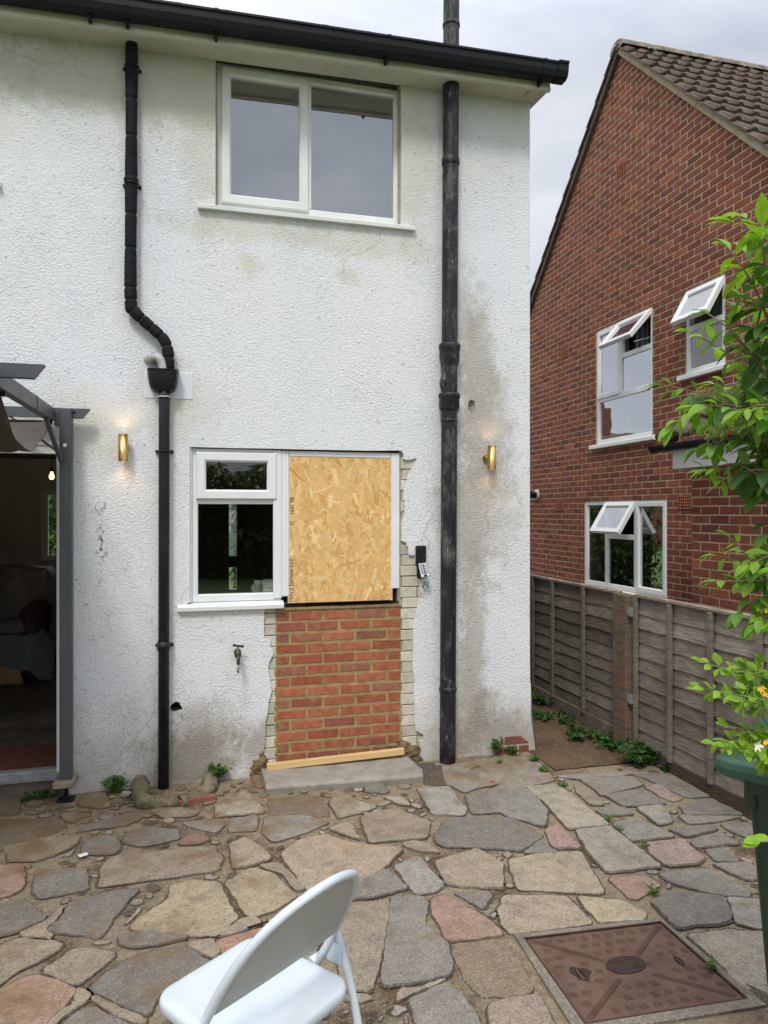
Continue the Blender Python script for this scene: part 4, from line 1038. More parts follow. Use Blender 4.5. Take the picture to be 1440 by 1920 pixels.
# C: small window half behind the shrub
e_ = nwin(wC); a0, a1, z0, z1 = wC; sz = z1 - .42
mb = MB(); rect_frame(mb, F5, a0 + .002, a1 - .002, z0 + .002, z1 - .002, .055, R0 - .06, R0); fbox(mb, F5, a0 + .056, a1 - .056, sz - .03, sz + .03, R0 - .05, R0 - .001)
mb.build('frame', M['upvc'], e_)
pane(F5, a0 + .05, a1 - .05, z0 + .05, sz - .03, R0 - .02, M['glass_n'], e_)
g_ = hung(F5, z1 - .03, R0, math.radians(30))
mb = MB(); rect_frame(mb, g_, a0 + .02, a1 - .02, sz - .01, z1 - .03, .065, R0 - .03, R0 + .02, .01); mb.build('open_sash', M['upvc'], e_)
pane(g_, a0 + .08, a1 - .08, sz + .05, z1 - .09, R0 - .005, simple('obscured_glass', (.42, .44, .46), .25, .1, 30, bump=.4, bs=60), e_)
mb = MB(); fbox(mb, F5, a0 - .08, a1 + .06, z0 - .055, z0 - .002, -.02, .055, .008); mb.build('sill', M['upvc_old'], e_)
mb = MB(); mb.box(XN + .2, XN + .21, -a1 + .02, -a0 - .02, z0, z1); mb.build('blind', M['curtain'], e_)
# extension nearer the camera
XE2 = 4.1; ye = onX(1297, 960, XE2)[0]
mb = MB(); mb.box(XE2 + .001, XN - .26, -3.4, ye, -.05, 2.3); EXT = mb.build('extension_wall', M['mortar_n'], NB)
mb = MB(); FE = FN(XE2); bricks(mb, -ye, 3.4, .3, 2.15, FE, [tuple(x * 1.12 for x in c) for c in npal], depth=.004, joint=.0135, seed=33, wild=.2); 
FB = lambda a, z, d: (a, ye + d, z)
bricks(mb, XE2, XN - .02, .3, 2.25, FB, npal, depth=.006, seed=34)
mb.build('brick_face', M['brickold'], EXT)
mb = MB(); mb.box(XE2 - .16, XE2 - .12, -3.4, ye + .04, 2.12, 2.30); mb.box(XE2 - .119, XE2 + .05, -3.4, ye + .035, 2.12, 2.14); mb.build('extension_fascia', M['upvc'], NB)
mb = MB(); xg, zg = XE2 - .215, 2.325
pr = [(.055 * math.cos(PI + PI * i / 8), .055 * math.sin(PI + PI * i / 8)) for i in range(9)]; pr2 = [(x * .9, z * .9) for x, z in pr][::-1]
allp = pr + pr2; yy0, yy1 = -3.4, ye + .20
vs = [(xg + x, y, zg + z) for y in (yy0, yy1) for x, z in allp]; n = len(allp)
mb.add(vs, [(i, (i + 1) % n, n + (i + 1) % n, n + i) for i in range(n)] + [tuple(range(n, 2 * n))], (1, 1, 1))
mb.add([(xg + x * 1.08, y, zg + z * 1.08) for y in (yy1 - .005, yy1 + .03) for x, z in pr], [(i, i + 1, 10 + i, 9 + i) for i in range(8)] + [tuple(range(9, 18))])
mb.build('extension_gutter', M['gutter'], NB)
ue = Vector((.86, 0, .51)).normalized()
tile_roof('extension_roof', (XE2 - .26, ye + .12, 2.36), (0, -1, 0), ue, 3.6, 1.25, .22, .30, .028, M['roof'], NB, .026)
mb = MB(); p = Vector((XE2 - .20, ye + .10, 2.33)); mb.add([p, p + ue * 1.15, p + ue * 1.15 + Vector((0, 0, .05)), p + Vector((0, 0, .05)), p + Vector((0, -.12, 0)), p + ue * 1.15 + Vector((0, -.12, 0)), p + ue * 1.15 + Vector((0, -.12, .05)), p + Vector((0, -.12, .05))], [(0, 1, 2, 3), (0, 4, 5, 1), (4, 7, 6, 5)]); mb.build('extension_verge', M['roof'], NB)
mb = MB(); mb.box(XE2 - .1, XN, -3.4, ye - .03, 2.15, 2.32); mb.build('extension_ceiling', M['concrete_d'], NB)

# =================================================================== FENCE
XF = 3.05
FE_ = thing('wooden_fence', 'weathered grey lap-panel fence between the path and brick house', 'fence', (0, 0, 0))
def FY(px, py=1250, X=XF): return onX(px, py, X)[0]
fpal = [(.15, .135, .118), (.175, .158, .14), (.125, .11, .094), (.20, .183, .163), (.16, .138, .115)]
def panel(y0, y1, zb, zt, seed, kx=1.):
    """lapped boards facing -X between y0>y1 (far to near)"""
    R = random.Random(seed); e_ = bpy.data.objects.new('fence_panel', None); link(e_, FE_)
    mb = MB(); n = 10; ch = (zt - .03 - zb) / n
    for i in range(n):
        zz0, zz1 = zb + i * ch - .006, zb + (i + 1) * ch + .022; k = 44; vv = R.uniform(.8, 1.25) * kx; col = tuple(c * vv for c in R.choice(fpal)); b = len(mb.v); s_ = R.uniform(0, 99)
        for j in range(k + 1):
            y = y0 + (y1 - y0) * j / k; wv = noise.noise(Vector((y * 2.2, s_, 0))) * .014 + noise.noise(Vector((y * 9, s_, 4))) * .004; bow = noise.noise(Vector((y * 1.3, s_, 9))) * .004
            mb.v += [(XF + .006, y, zz0 + wv), (XF - .006 + bow, y, zz0 + wv), (XF - .0045 + bow, y, zz0 + wv + .003), (XF + .010, y, zz1)]
        for j in range(k):
            q = b + j * 4
            for m_ in range(3): mb.face((q + m_, q + 4 + m_, q + 5 + m_, q + 1 + m_), col)
    mb.build('boards', M['fence'], e_)
    mb = MB(); mb.bbox(XF - .028, XF + .022, y1, y0, zt - .022, zt, .003, (.26, .23, .19)); mb.build('top_rail', M['fence'], e_)
    return e_
ch_top = 1.158
yP0, yP1 = FY(1163), FY(1196); yb1 = FY(1192)
e1_ = panel(FY(993) + .5, yP0 + .0, .135, ch_top, 1)
for px in (1003, 1040, 1098):
    y = FY(px); mb = MB(); mb.bbox(XF - .034, XF - .010, y - .02, y + .02, .11, ch_top - .024, .003, (.16, .145, .125)); mb.build('batten', M['fence'], e1_)
e2_ = panel(yb1 - .02, -3.6, .10, ch_top + .004, 2, 1.15)
for px in (1197, 1261, 1338, 1430):
    y = FY(px); mb = MB(); mb.bbox(XF - .034, XF - .010, y - .019, y + .019, .085, ch_top - .022, .003, (.19, .172, .15)); mb.build('batten', M['fence'], e2_)
mb = MB(); y = (yP0 + yP1) / 2 
ya, yb = yP0, FY(1188)
mb.bbox(XF - .065, XF + .02, yb, ya, -.05, ch_top - .01, .005, (.155, .112, .08)); mb.build('post', M['fence'], FE_)
for z in (ch_top - .13, .40):
    mb = MB(); mb.box(XF - .055, XF - .02, yb - .045, yb - .001, z - .03, z + .03); mb.box(XF - .062, XF - .056, yb - .04, yb - .01, z - .015, z + .015); mb.build('bracket', M['galv'], FE_)
mb = MB(); mb.bbox(XF - .02, XF + .02, ya, FY(993) + .5, -.05, .128, .004); mb.build('gravel_board', M['concrete_d'], FE_)
mb = MB(); mb.bbox(XF - .015, XF + .02, -3.6, yb - .02, -.05, .095, .004, (.07, .05, .04)); mb.build('gravel_board', M['fence'], FE_)
struct(sheet('far_ground', 3.05, 5.0, -4, 9, .0, M['concrete_d']))

# =================================================================== RAINWATER PIPE, HOPPER, SOIL PIPE
RW = thing('rainwater_downpipe', 'black downpipe in foam sleeves running into a black hopper', 'drainpipe', (onY(306, 1470, -.06)[0], -.06, 0))
def loc_child(o, par): o.matrix_parent_inverse = Matrix.Translation(par.location).inverted(); return o
Yp = -.062
def PY(px, py): a, z = onY(px, py, Yp); return (a, Yp, z)
mb = MB(); path = [PY(247, 70)[:1] + (Yp, 4.70), PY(246, 330), PY(245, 555), PY(252, 583), PY(268, 600), PY(292, 621), PY(308, 638), PY(315, 660), PY(316, 695)]
pp = catmull(path, 40); d_ = 0; cum = [0]
for i in range(1, len(pp)): cum.append(cum[-1] + (pp[i] - pp[i - 1]).length)
Zs = []; z_ = 0; R = random.Random(6)
tot = cum[-1]; marks = []
for py in (120, 130, 187, 256, 333, 345, 402, 466, 540): marks.append(pp[0].z - PY(247, py)[2])
m0 = marks[-1]; q = m0
while q < tot: q += .075; marks.append(q)
def rr(s):
    m = min(abs(s - k) for k in marks)
    base = .0365 + (.006 if marks[4] - .002 < s < marks[5] + .002 else 0)
    return base - .007 * math.exp(-(m / .007) ** 2) + .0015 * math.sin(s * 9)
N_ = int(tot / .006); pts = []; rs = []; j = 0
for i in range(N_ + 1):
    s = tot * i / N_
    while j < len(cum) - 2 and cum[j + 1] < s: j += 1
    t = (s - cum[j]) / max(1e-6, cum[j + 1] - cum[j]); pts.append(pp[j].lerp(pp[j + 1], t)); rs.append(rr(s))
mb.tube(pts, rs, 16); loc_child(mb.build('foam_sleeve', M['foam'], RW), RW)
hx = (onY(275, 700, -.09)[0] + onY(335, 700, -.09)[0]) / 2; hz1, hz0 = onY(305, 693, -.09)[1], onY(305, 734, -.09)[1]; hw = (onY(335, 700, -.09)[0] - onY(275, 700, -.09)[0]) / 2
mb = MB(); hop = []
for zf, wf, df in ((1, 1.0, 1.0), (.97, 1.0, 1.0), (.96, .965, .96), (.6, .93, .93), (.3, .86, .86), (.12, .74, .76), (.03, .55, .6), (0, .38, .4)):
    hop.append([(hx + hw * wf * sx, -.004 - .135 * df * sy, hz0 + (hz1 - hz0) * zf) for sx, sy in ((-1, 0), (-1, .62), (-.9, .85), (-.7, .97), (0, 1.0), (.7, .97), (.9, .85), (1, .62), (1, 0))])
n = 9; vs = [v for r_ in hop for v in r_]
mb.add(vs, [(r_ * n + i, r_ * n + i + 1, (r_ + 1) * n + i + 1, (r_ + 1) * n + i) for r_ in range(7) for i in range(8)] + [(r_ * n + 8, r_ * n, (r_ + 1) * n, (r_ + 1) * n + 8) for r_ in range(7)] + [tuple(range(63, 72))], (1, 1, 1), False)
o = mb.build('hopper', M['black'], RW); loc_child(o, RW)
md = o.modifiers.new('s', 'SOLIDIFY'); md.thickness = .004; md.offset = -1
mb = MB(); bx, tx_ = onY(306.5, 1470, Yp)[0], onY(308, 750, Yp)[0]
mb.tube([(tx_, Yp, hz0 + .01), (tx_, Yp, hz0 - .03), (bx, Yp, -.05)], .034, 18)
mb.tube([(tx_, Yp, hz0 - .028), (tx_, Yp, hz0 - .045)], .0365, 18)
zj = onY(308, 1211, Yp)[1]; mb.tube([(bx, Yp, zj - .03), (bx, Yp, zj + .03)], .038, 18)
loc_child(mb.build('pipe', M['pvc'], RW), RW)
mb = MB(); mb.tube([(tx_ + .036 * math.cos(a), Yp + .036 * math.sin(a), hz0 - .030 + .002 * math.sin(5 * a)) for a in [2 * PI * i / 20 for i in range(21)]], .0035, 6); loc_child(mb.build('sealant_ring', M['white'], RW), RW)
for py in (846, 1211, 125, 345):
    x, _, z = PY(308 if py > 800 else 247, py); mb = MB(); r_ = .038 if py > 800 else .040
    mb.tube([(x + r_ * math.cos(a), Yp + r_ * math.sin(a), z) for a in [PI + PI * i / 12 for i in range(13)]] , .006, 6)
    mb.bbox(x - .056, x - .034, -.035, -.012, z - .009, z + .009, .003); mb.bbox(x + .034, x + .056, -.035, -.012, z - .009, z + .009, .003)
    loc_child(mb.build('pipe_clip', M['black'], RW), RW)
# old grey waste pipe elbow draining into the hopper
WPp = thing('waste_pipe', 'short old grey waste elbow spilling into the black hopper', 'pipe', PY(288, 690))
mb = MB(); a, z = onY(279, 676, -.02); mb.tube(catmull([(a - .01, .0, z + .005), (a + .015, -.05, z + .01), (a + .06, -.075, z + .01), (a + .085, -.078, z - .03), (a + .09, -.08, z - .08)], 5), .027, 12)
loc_child(mb.build('elbow', M['grey_pipe'], WPp), WPp)
mb = MB(); mb.tube([(a + .012, -.048, z + .01), (a + .035, -.062, z + .013)], .033, 12); loc_child(mb.build('collar', M['grey_pipe'], WPp), WPp)
# soil pipe
Ys = -.085
SP = thing('soil_pipe', 'thick black iron soil pipe with scuffed paint, right of the boarded window', 'drainpipe', (onY(839, 1440, Ys)[0], Ys, 0))
def SX(py):
    px = 845.5 - 6.5 * (py - 160) / 1280; return onY(px, py, Ys)
def SPt(py): a, z = SX(py); return Vector((a, Ys, z))
mb = MB(); b_, t_ = SPt(1452), SPt(160); dirn = (t_ - b_).normalized(); top_ = b_ + dirn * 6.4
mb.tube([b_ - dirn * .02] + [b_ + dirn * (6.4 * i / 24) for i in range(1, 25)], .0560, 22); loc_child(mb.build('pipe', M['iron'], SP), SP)
def coll(py0, py1, prof, name='socket'):
    mb = MB(); p, q = SPt(py1), SPt(py0); d = (q - p); rot = dirn.to_track_quat('Z', 'Y').to_matrix().to_4x4()
    mb.lathe([(r_, h * d.length) for r_, h in prof], Matrix.Translation(p) @ rot, 24, cap=False); loc_child(mb.build(name, M['iron'], SP), SP)
coll(297, 312, [(.056, 0), (.062, .1), (.063, .5), (.062, .9), (.056, 1)], 'joint_ring')
coll(645, 688, [(.056, 0), (.062, .10), (.069, .30), (.071, .45), (.070, .70), (.076, .78), (.077, .93), (.070, 1.0), (.056, 1.02)])
coll(738, 772, [(.056, 0), (.068, .12), (.072, .2), (.071, .7), (.077, .80), (.077, .93), (.070, 1.), (.056, 1.03)])
coll(786, 793, [(.056, 0), (.060, .2), (.060, .8), (.056, 1)], 'joint_ring'); coll(1287, 1297, [(.056, 0), (.062, .2), (.062, .8), (.056, 1)], 'joint_ring')
coll(150, 170, [(.056, 0), (.059, .1), (.059, .9), (.056, 1)], 'joint_ring'); coll(44, 52, [(.056, 0), (.061, .1), (.061, .9), (.056, 1)], 'joint_ring')
mb = MB(); p = SPt(718) + Vector((-.045, .0, 0)); bm = bmesh.new(); bmesh.ops.create_uvsphere(bm, u_segments=14, v_segments=8, radius=1)
for v in bm.verts: v.co = Vector((p.x + v.co.x * .024, p.y + v.co.y * .045, p.z + v.co.z * .06))
mb.addbm(bm, sm=True); loc_child(mb.build('inspection_boss', M['iron'], SP), SP)

# =================================================================== WALL LAMPS
def wall_lamp(px, y0, y1, label, bx):
    Yl = -.075; a = onY(px, 840, Yl)[0]; zt, zb = onY(px, y0, Yl)[1], onY(px, y1, Yl)[1]; h = zt - zb
    T = thing('wall_lamp', label, 'wall lamp', (a, Yl, zb), 'brass up and down wall lamps'); r = .030
    mb = MB(); mb.lathe([(r, 0), (r, h), (r - .003, h), (r - .003, 0)], None, 28, cap=False); mb.add([( (r) * math.cos(2 * PI * i / 28), r * math.sin(2 * PI * i / 28), 0) for i in range(28)] + [((r - .003) * math.cos(2 * PI * i / 28), (r - .003) * math.sin(2 * PI * i / 28), 0) for i in range(28)], [(i, (i + 1) % 28, 28 + (i + 1) % 28, 28 + i) for i in range(28)])
    mb.build('lamp_tube', M['brass'], T)
    for z in (.022, h - .022):
        mb = MB(); mb.lathe([(.026, 0), (.026, .004)], Matrix.Translation((0, 0, z)), 20); mb.build('bulb', M['lampglow'], T)
    mb = MB(); mb.lathe([(.024, -.003), (.024, .016), (.010, .020), (.010, .05)], Matrix.Translation((bx, .062, h * .5)) @ Matrix.Rotation(PI / 2, 4, 'X'), 20); mb.build('wall_mount', M['brass'], T)
    for k, z in ((1, h - .015), (-1, .015)):
        l_ = bpy.data.lights.new('lamp_light', 'SPOT'); l_.energy = .42; l_.color = (1, .62, .30); l_.spot_size = math.radians(150); l_.spot_blend = .6; l_.shadow_soft_size = .02
        lo = bpy.data.objects.new('lamp_light', l_); link(lo, T); lo.location = (0, .006, z + k * .022); lo.rotation_euler = (PI * (k > 0) + .35 * k, 0, 0)
    return T
wall_lamp(231, 814, 865, 'brushed brass cylinder lamp glowing beside the black downpipe', .012)
wall_lamp(922, 836, 880, 'brushed brass cylinder lamp glowing on the stained wall near the corner', -.022)

# =================================================================== BOARD, BATTEN, STEP, TAP, KEY SAFE
OB = thing('strand_board', 'yellow strand board nailed over the right half of the kitchen window', 'board', (0, 0, 0))
c00, c10, c01, c11 = onY(539.5, 1130.5, .018), onY(736, 1126, .018), onY(545, 856, .018), onY(736, 862, .018)
bx0, bx1, bz0, bz1 = c00[0], c10[0], 1.135, 2.135
mb = MB(); mb.bbox(bx0, bx1, .019, .034, bz0, bz1, .001, (.60, .36, .13)); t = NT('strand_board_flakes'); c = t.col(); g = t.noise(90, 4, .6, sc=(1, 1, 1)); c = t.mix(1., c, t.mix(t.ramp(g, .3, .7), (.9, .89, .88), (1.08, 1.08, 1.08)), 'MULTIPLY'); t.bsdf(c, .62, **{'Normal': t.bump(g, .3, .002)}); M['osb'] = t.m
R = random.Random(12); pal = [(.74, .47, .18), (.70, .435, .16), (.77, .52, .22), (.66, .39, .135), (.72, .455, .17), (.80, .58, .28), (.62, .345, .11), (.75, .49, .2), (.73, .47, .18)]
for i in range(2600):
    cx, cz = R.uniform(bx0, bx1), R.uniform(bz0, bz1); L_ = R.uniform(.04, .15); W_ = R.uniform(.010, .042); an = R.gauss(PI / 2, .75) if R.random() < .75 else R.uniform(0, PI)
    ca, sa = math.cos(an), math.sin(an); p = [(-L_ / 2, -W_ / 2 * R.uniform(.3, 1)), (L_ * R.uniform(.3, .5), -W_ / 2), (L_ / 2, W_ / 2 * R.uniform(.2, 1)), (-L_ * R.uniform(.3, .5), W_ / 2)]
    p = [(cx + x * ca - y * sa, cz + x * sa + y * ca) for x, y in p]
    for nx, ny, k in ((-1, 0, -bx0 - .001), (1, 0, bx1 - .001), (0, -1, -bz0 - .001), (0, 1, bz1 - .001)):
        if p: p = clip(p, nx, ny, k)
    if len(p) < 3: continue
    col = R.choice(pal); v = R.uniform(.9, 1.1)
    if R.random() < .02: col = (.45, .24, .08); p = [(cx + (x - cx) * .4, cz + (z - cz) * .4) for x, z in p]
    y = .0189 - .0000006 * i - .0001; yt = [y - R.uniform(0, .0006) for _ in p]
    mb.add([(x, yy, z) for (x, z), yy in zip(p, yt)], [tuple(range(len(p)))], tuple(q * v for q in col))
OBB = mb.build('board', M['osb'], OB)
def text_mesh(s, size, M4, name, m, parent, ext=.0002):
    cu = bpy.data.curves.new('txt', 'FONT'); cu.body = s; cu.size = size; cu.extrude = ext; cu.align_x = 'LEFT'
    o = bpy.data.objects.new('txt', cu); C.objects.link(o); dg = bpy.context.evaluated_depsgraph_get(); dg.update()
    me = bpy.data.meshes.new_from_object(o.evaluated_get(dg)); bpy.data.objects.remove(o); me.transform(M4)
    me.materials.clear(); me.materials.append(m); return link(bpy.data.objects.new(name, me), parent)
def tmat(x, y, z, rz): return Matrix.Translation((x, y, z)) @ Matrix.Rotation(PI / 2, 4, 'X') @ Matrix.Rotation(rz, 4, 'Z')
tx0 = onY(549.6, 1100, .018)[0]; yk = .0165
text_mesh('rbord Europe Ltd', .040, tmat(tx0, yk, onY(547, 1129, .018)[1] + .002, PI / 2) @ Matrix.Diagonal((1.0, 1, 1, 1)), 'printed_text', M['ink'], OBB)
text_mesh('IT', .036, tmat(onY(551, 950, .018)[0], yk, onY(548, 985, .018)[1], PI / 2) @ Matrix.Diagonal((1.0, 1, 1, 1)), 'printed_text', M['ink'], OBB)
text_mesh('1631 08', .036, tmat(onY(551, 950, .018)[0], yk, onY(548, 965, .018)[1], PI / 2) @ Matrix.Diagonal((1.0, 1, 1, 1)), 'printed_text', M['ink'], OBB)
# pine batten on the step
p0, p1 = (onY(500, 1437, -.05)[0], .074), (onY(757, 1415, -.05)[0], .100)
BT = thing('timber_batten', 'fresh pine batten lying on the concrete step', 'timber', ((p0[0] + p1[0]) / 2, -.052, (p0[1] + p1[1]) / 2))
mb = MB(); L_ = p1[0] - p0[0]; mb.bbox(-L_ / 2, L_ / 2, -.02, .018, -.024, .018, .003, M=Matrix.Rotation(-math.atan2(p1[1] - p0[1], L_), 4, 'Y')); mb.build('batten', M['pine'], BT)
# step
ST = thing('concrete_step', 'worn grey concrete doorstep slab below the brick infill', 'step', (.9, -.2, 0))
bm = bmesh.new(); nx_, ny_ = 44, 12; grid = {}
cor = {'fl': onZ(499, 1473, .058), 'fr': onZ(803, 1450, .058), 'bl': (.40, -.05), 'br': (1.40, -.05)}
mb = MB()
def stp(u, v):
    fx = cor['fl'][0] * (1 - u) + cor['fr'][0] * u; fy = cor['fl'][1] * (1 - u) + cor['fr'][1] * u
    bx_ = .395 * (1 - u) + 1.40 * u; x = fx * (1 - v) + bx_ * v; y = fy * (1 - v) + (-.022) * v
    if u > .93 and v < .25: x -= (u - .93) * .9 * (.25 - v) * 2.2
    return x, y
rows = []
for j in range(ny_ + 1):
    for i in range(nx_ + 1):
        u, v = i / nx_, j / ny_; x, y = stp(u, v); e2 = min(u, 1 - u) * 1.0; 
        z = .052 + noise.noise(Vector((x * 7, y * 7, 0))) * .004 + noise.noise(Vector((x * 30, y * 30, 0))) * .0015
        if j == 0: z -= .008
        mb.v.append((x, y, z))
for j in range(ny_):
    for i in range(nx_): a = j * (nx_ + 1) + i; mb.face((a, a + 1, a + nx_ + 2, a + nx_ + 1), (1, 1, 1), True)
b = len(mb.v)
for i in range(nx_ + 1):
    x, y = stp(i / nx_, 0); w1 = noise.noise(Vector((x * 25, 0, 3))) * .005; mb.v += [(x, y - .004 + w1, .036), (x, y + .002 + w1, -.02)]
for i in range(nx_): mb.face((i, i + 1, b + 2 * i + 2, b + 2 * i)); mb.face((b + 2 * i, b + 2 * i + 2, b + 2 * i + 3, b + 2 * i + 1))
for s_ in (0, nx_):
    cs = [j * (nx_ + 1) + s_ for j in range(ny_ + 1)]; b = len(mb.v); mb.v += [(mb.v[c][0], mb.v[c][1], -.02) for c in cs]
    for j in range(ny_): mb.face((cs[j], cs[j + 1], b + j + 1, b + j))
loc_child(mb.build('slab', M['concrete'], ST), ST)
# tap
tp = onY(445, 1222); TP = thing('garden_tap', 'small dark brass tap on the white wall under the kitchen sill', 'tap', (tp[0], -.012, tp[1]))
mb = MB(); mb.lathe([(.024, 0), (.024, .006), (.014, .012), (.013, .06)], Matrix.Rotation(PI / 2, 4, 'X'), 14)
mb.lathe([(.012, -.03), (.021, -.016), (.022, .0), (.018, .012), (.012, .02), (.010, .032), (.006, .034), (.006, .05)], Matrix.Translation((0, -.062, 0)), 14)
mb.tube(catmull([(0, -.07, -.01), (0, -.095, -.022), (0, -.10, -.045), (0, -.10, -.058)], 4), [.012] * 12 + [.011], 10)
mb.build('tap_body', simple('tarnished_brass', (.09, .075, .05), .45, .3, 30, metallic=.6), TP)
mb = MB(); mb.tube([(-.032, -.062, .058), (.0, -.062, .052), (.036, -.062, .046)], [.0085, .006, .0085], 8); mb.build('handle', M['black'], TP)
mb = MB(); mb.tube([(0, -.10, -.056), (0, -.10, -.115)], .0075, 8); mb.build('hose_end', M['galv'], TP)
# key safe
k0, k1 = onY(779, 1020, -.02), onY(803, 1082, -.02); KS = thing('key_safe', 'black key safe with silver push-button door hanging open', 'key safe', (k0[0], -.012, k1[1]))
W_, Hh = .072, .222
mb = MB(); mb.bbox(0, W_, -.032, -.0, Hh * .34, Hh, .006); mb.bbox(.010, W_ - .012, -.028, .0, -.008, Hh * .34 - .001, .005); mb.build('case', M['black'], KS)
mb = MB(); mb.bbox(.008, W_ - .006, -.0335, -.0325, Hh * .44, Hh - .012, .0004); mb.build('recess_shade_plate', simple('recess_shade_black', (.003, .003, .004), .5), KS)  # thin plate on the case, near-black for the shade of an open compartment
DM = Matrix.Translation((W_ / 2 + .003, -.034, Hh * .44)) @ Matrix.Rotation(math.radians(-6), 4, 'Y') @ Matrix.Rotation(math.radians(-24), 4, 'X')
mb = MB(); mb.bbox(-.030, .030, -.016, .0, -.105, .0, .004, M=DM); DO = mb.build('door', M['chrome'], KS)
mb = MB(); mb.bbox(-.021, .021, -.0185, -.0162, -.082, -.008, .001, M=DM); mb.build('keypad', simple('keypad_grey', (.09, .10, .11), .4), DO)
mb = MB()
for i in range(6):
    for sx in (-.011, .011): mb.bbox(sx - .006, sx + .006, -.0225, -.0186, -.078 + i * .012, -.070 + i * .012, .001, M=DM)
mb.build('buttons', M['chrome'], DO)
mb = MB(); mb.bbox(-.012, .012, -.024, -.016, -.100, -.088, .003, M=DM); mb.build('latch', M['black'], DO)
# =================================================================== PERGOLA
PG = thing('pergola', 'dark grey metal pergola with gathered taupe canopy over the patio door', 'pergola', (-.775, -.10, 0))
xa, xb = onY(112, 1100, -.13)[0], onY(135, 1100, -.13)[0]
mb = MB(); mb.bbox(xa, xb, -.145, -.07, .135, 2.375, .004); loc_child(mb.build('post', M['gunmetal'], PG), PG)
mb = MB(); mb.bbox(xa - .03, xb + .02, -.19, -.03, .098, .134, .004); loc_child(mb.build('timber_block', simple('weathered_block', (.26, .21, .16), .8, .25, 14), PG), PG)
mb = MB(); xm = (xa + xb) / 2 - .005; mb.tube([(xm, -.105, .10), (xm, -.105, .006)], .012, 10); mb.bbox(xm - .045, xm + .05, -.145, -.065, .0, .010, .002); mb.tube([(xm, -.105, .008), (xm, -.105, .026)], .019, 6); loc_child(mb.build('levelling_foot', M['black'], PG), PG)
def rafter(y, tipx, h0, h1, name='rafter'):
    mb = MB(); a = [(tipx, h1), (tipx - .045, h0), (-3.6, h0), (-3.6, h1)]
    mb.prism([(x, z) for x, z in a], .045, Matrix.Translation((0, y, 0)) @ Matrix.Rotation(PI / 2, 4, 'X')); o = mb.build(name, M['gunmetal'], PG); return loc_child(o, PG)
rafter(-.075, -.648, 2.322, 2.380); rafter(-1.385, -.650, 2.328, 2.388); rafter(-2.75, -.650, 2.328, 2.388)
mb = MB(); bxr = -.842; mb.bbox(bxr - .045, bxr, -4.4, -.146, 2.296, 2.374, .003); mb.bbox(xa - .03, xa - .0005, -.140, -.09, 2.27, 2.36, .002); loc_child(mb.build('side_beam', M['gunmetal'], PG), PG)
mb = MB(); mb.box(bxr - .047, bxr + .002, -.62, -.612, 2.296, 2.376); loc_child(mb.build('beam_joint', M['black'], PG), PG)
for pts in ([(xa + .012, -.150, 2.05), (bxr - .02, -.30, 2.30)], [(xa + .004, -.12, 2.10), (-1.10, -.10, 2.325)]):
    p, q = Vector(pts[0]), Vector(pts[1]); mb = MB(); d = (q - p); mb.bbox(-.014, .014, -.006, .006, 0, d.length, .002, M=Matrix.Translation(p) @ d.to_track_quat('Z', 'Y').to_matrix().to_4x4()); loc_child(mb.build('brace', M['gunmetal'], PG), PG)
mb = MB()
for x, z in ((-.765, 2.358), (-.735, 2.357)): mb.lathe([(.008, 0), (.008, .004), (.004, .006)], Matrix.Translation((x, -.12, z)) @ Matrix.Rotation(PI / 2, 4, 'X'), 8)
for o_ in (0,):
    mb.lathe([(.007, 0), (.007, .005)], Matrix.Translation((xa + .02, -.157, 2.057)) @ Matrix.Rotation(PI / 2, 4, 'X'), 8)
loc_child(mb.build('bolts', M['black'], PG), PG)
mb = MB(); mb.box(xa + .022, xa + .040, -.1465, -.1455, 2.143, 2.163); loc_child(mb.build('sticker', M['upvc'], PG), PG)
# canopy: swags hung between rods
CN = thing('canopy', 'taupe fabric canopy hanging in a loose swag from the pergola beam', 'canopy', (-.9, -.7, 2.2))
mb = MB(); NX_, NY_ = 60, 90; x1_, x0_ = -.872, -3.2
for i in range(NX_ + 1):
    x = x1_ + (x0_ - x1_) * (i / NX_) ** 1.3
    for j in range(NY_ + 1):
        s = j / NY_; y = -.16 - 2.1 * s; ph = (s * 2) % 1.0 if s < 1 else 1
        sag = .215 * (math.sin(ph * PI) ** .75) * (1 + .15 * noise.noise(Vector((x * 1.2, s, 0))))
        fold = .020 * noise.noise(Vector((x * 7 + math.sin(ph * 6) * .5, s * 5, 2))) * (.3 + math.sin(ph * PI)) + .008 * noise.noise(Vector((x * 22, s * 9, 2)))
        e_ = math.exp(-(x1_ - x) / .05); edge = -.004 * math.sin(s * 40) * e_
        mb.v.append((x + .02 * noise.noise(Vector((s * 9, 3, x))) , y + fold * .8 - .05 * math.sin(ph * PI) * .5, 2.285 - sag + fold + edge + .018 * e_))
for i in range(NX_):
    for j in range(NY_): a = i * (NY_ + 1) + j; mb.face((a, a + NY_ + 1, a + NY_ + 2, a + 1), (1, 1, 1), True)
o = loc_child(mb.build('fabric', M['canopy'], CN), CN); md = o.modifiers.new('s', 'SOLIDIFY'); md.thickness = .003
for y in (-.16, -1.21, -2.26):
    mb = MB(); mb.tube([(-.862, y, 2.288), (-3.2, y, 2.288)], .009, 8); mb.tube([(-.852, y, 2.288), (-.87, y, 2.288)], .014, 8); loc_child(mb.build('rod', M['black'], CN), CN)

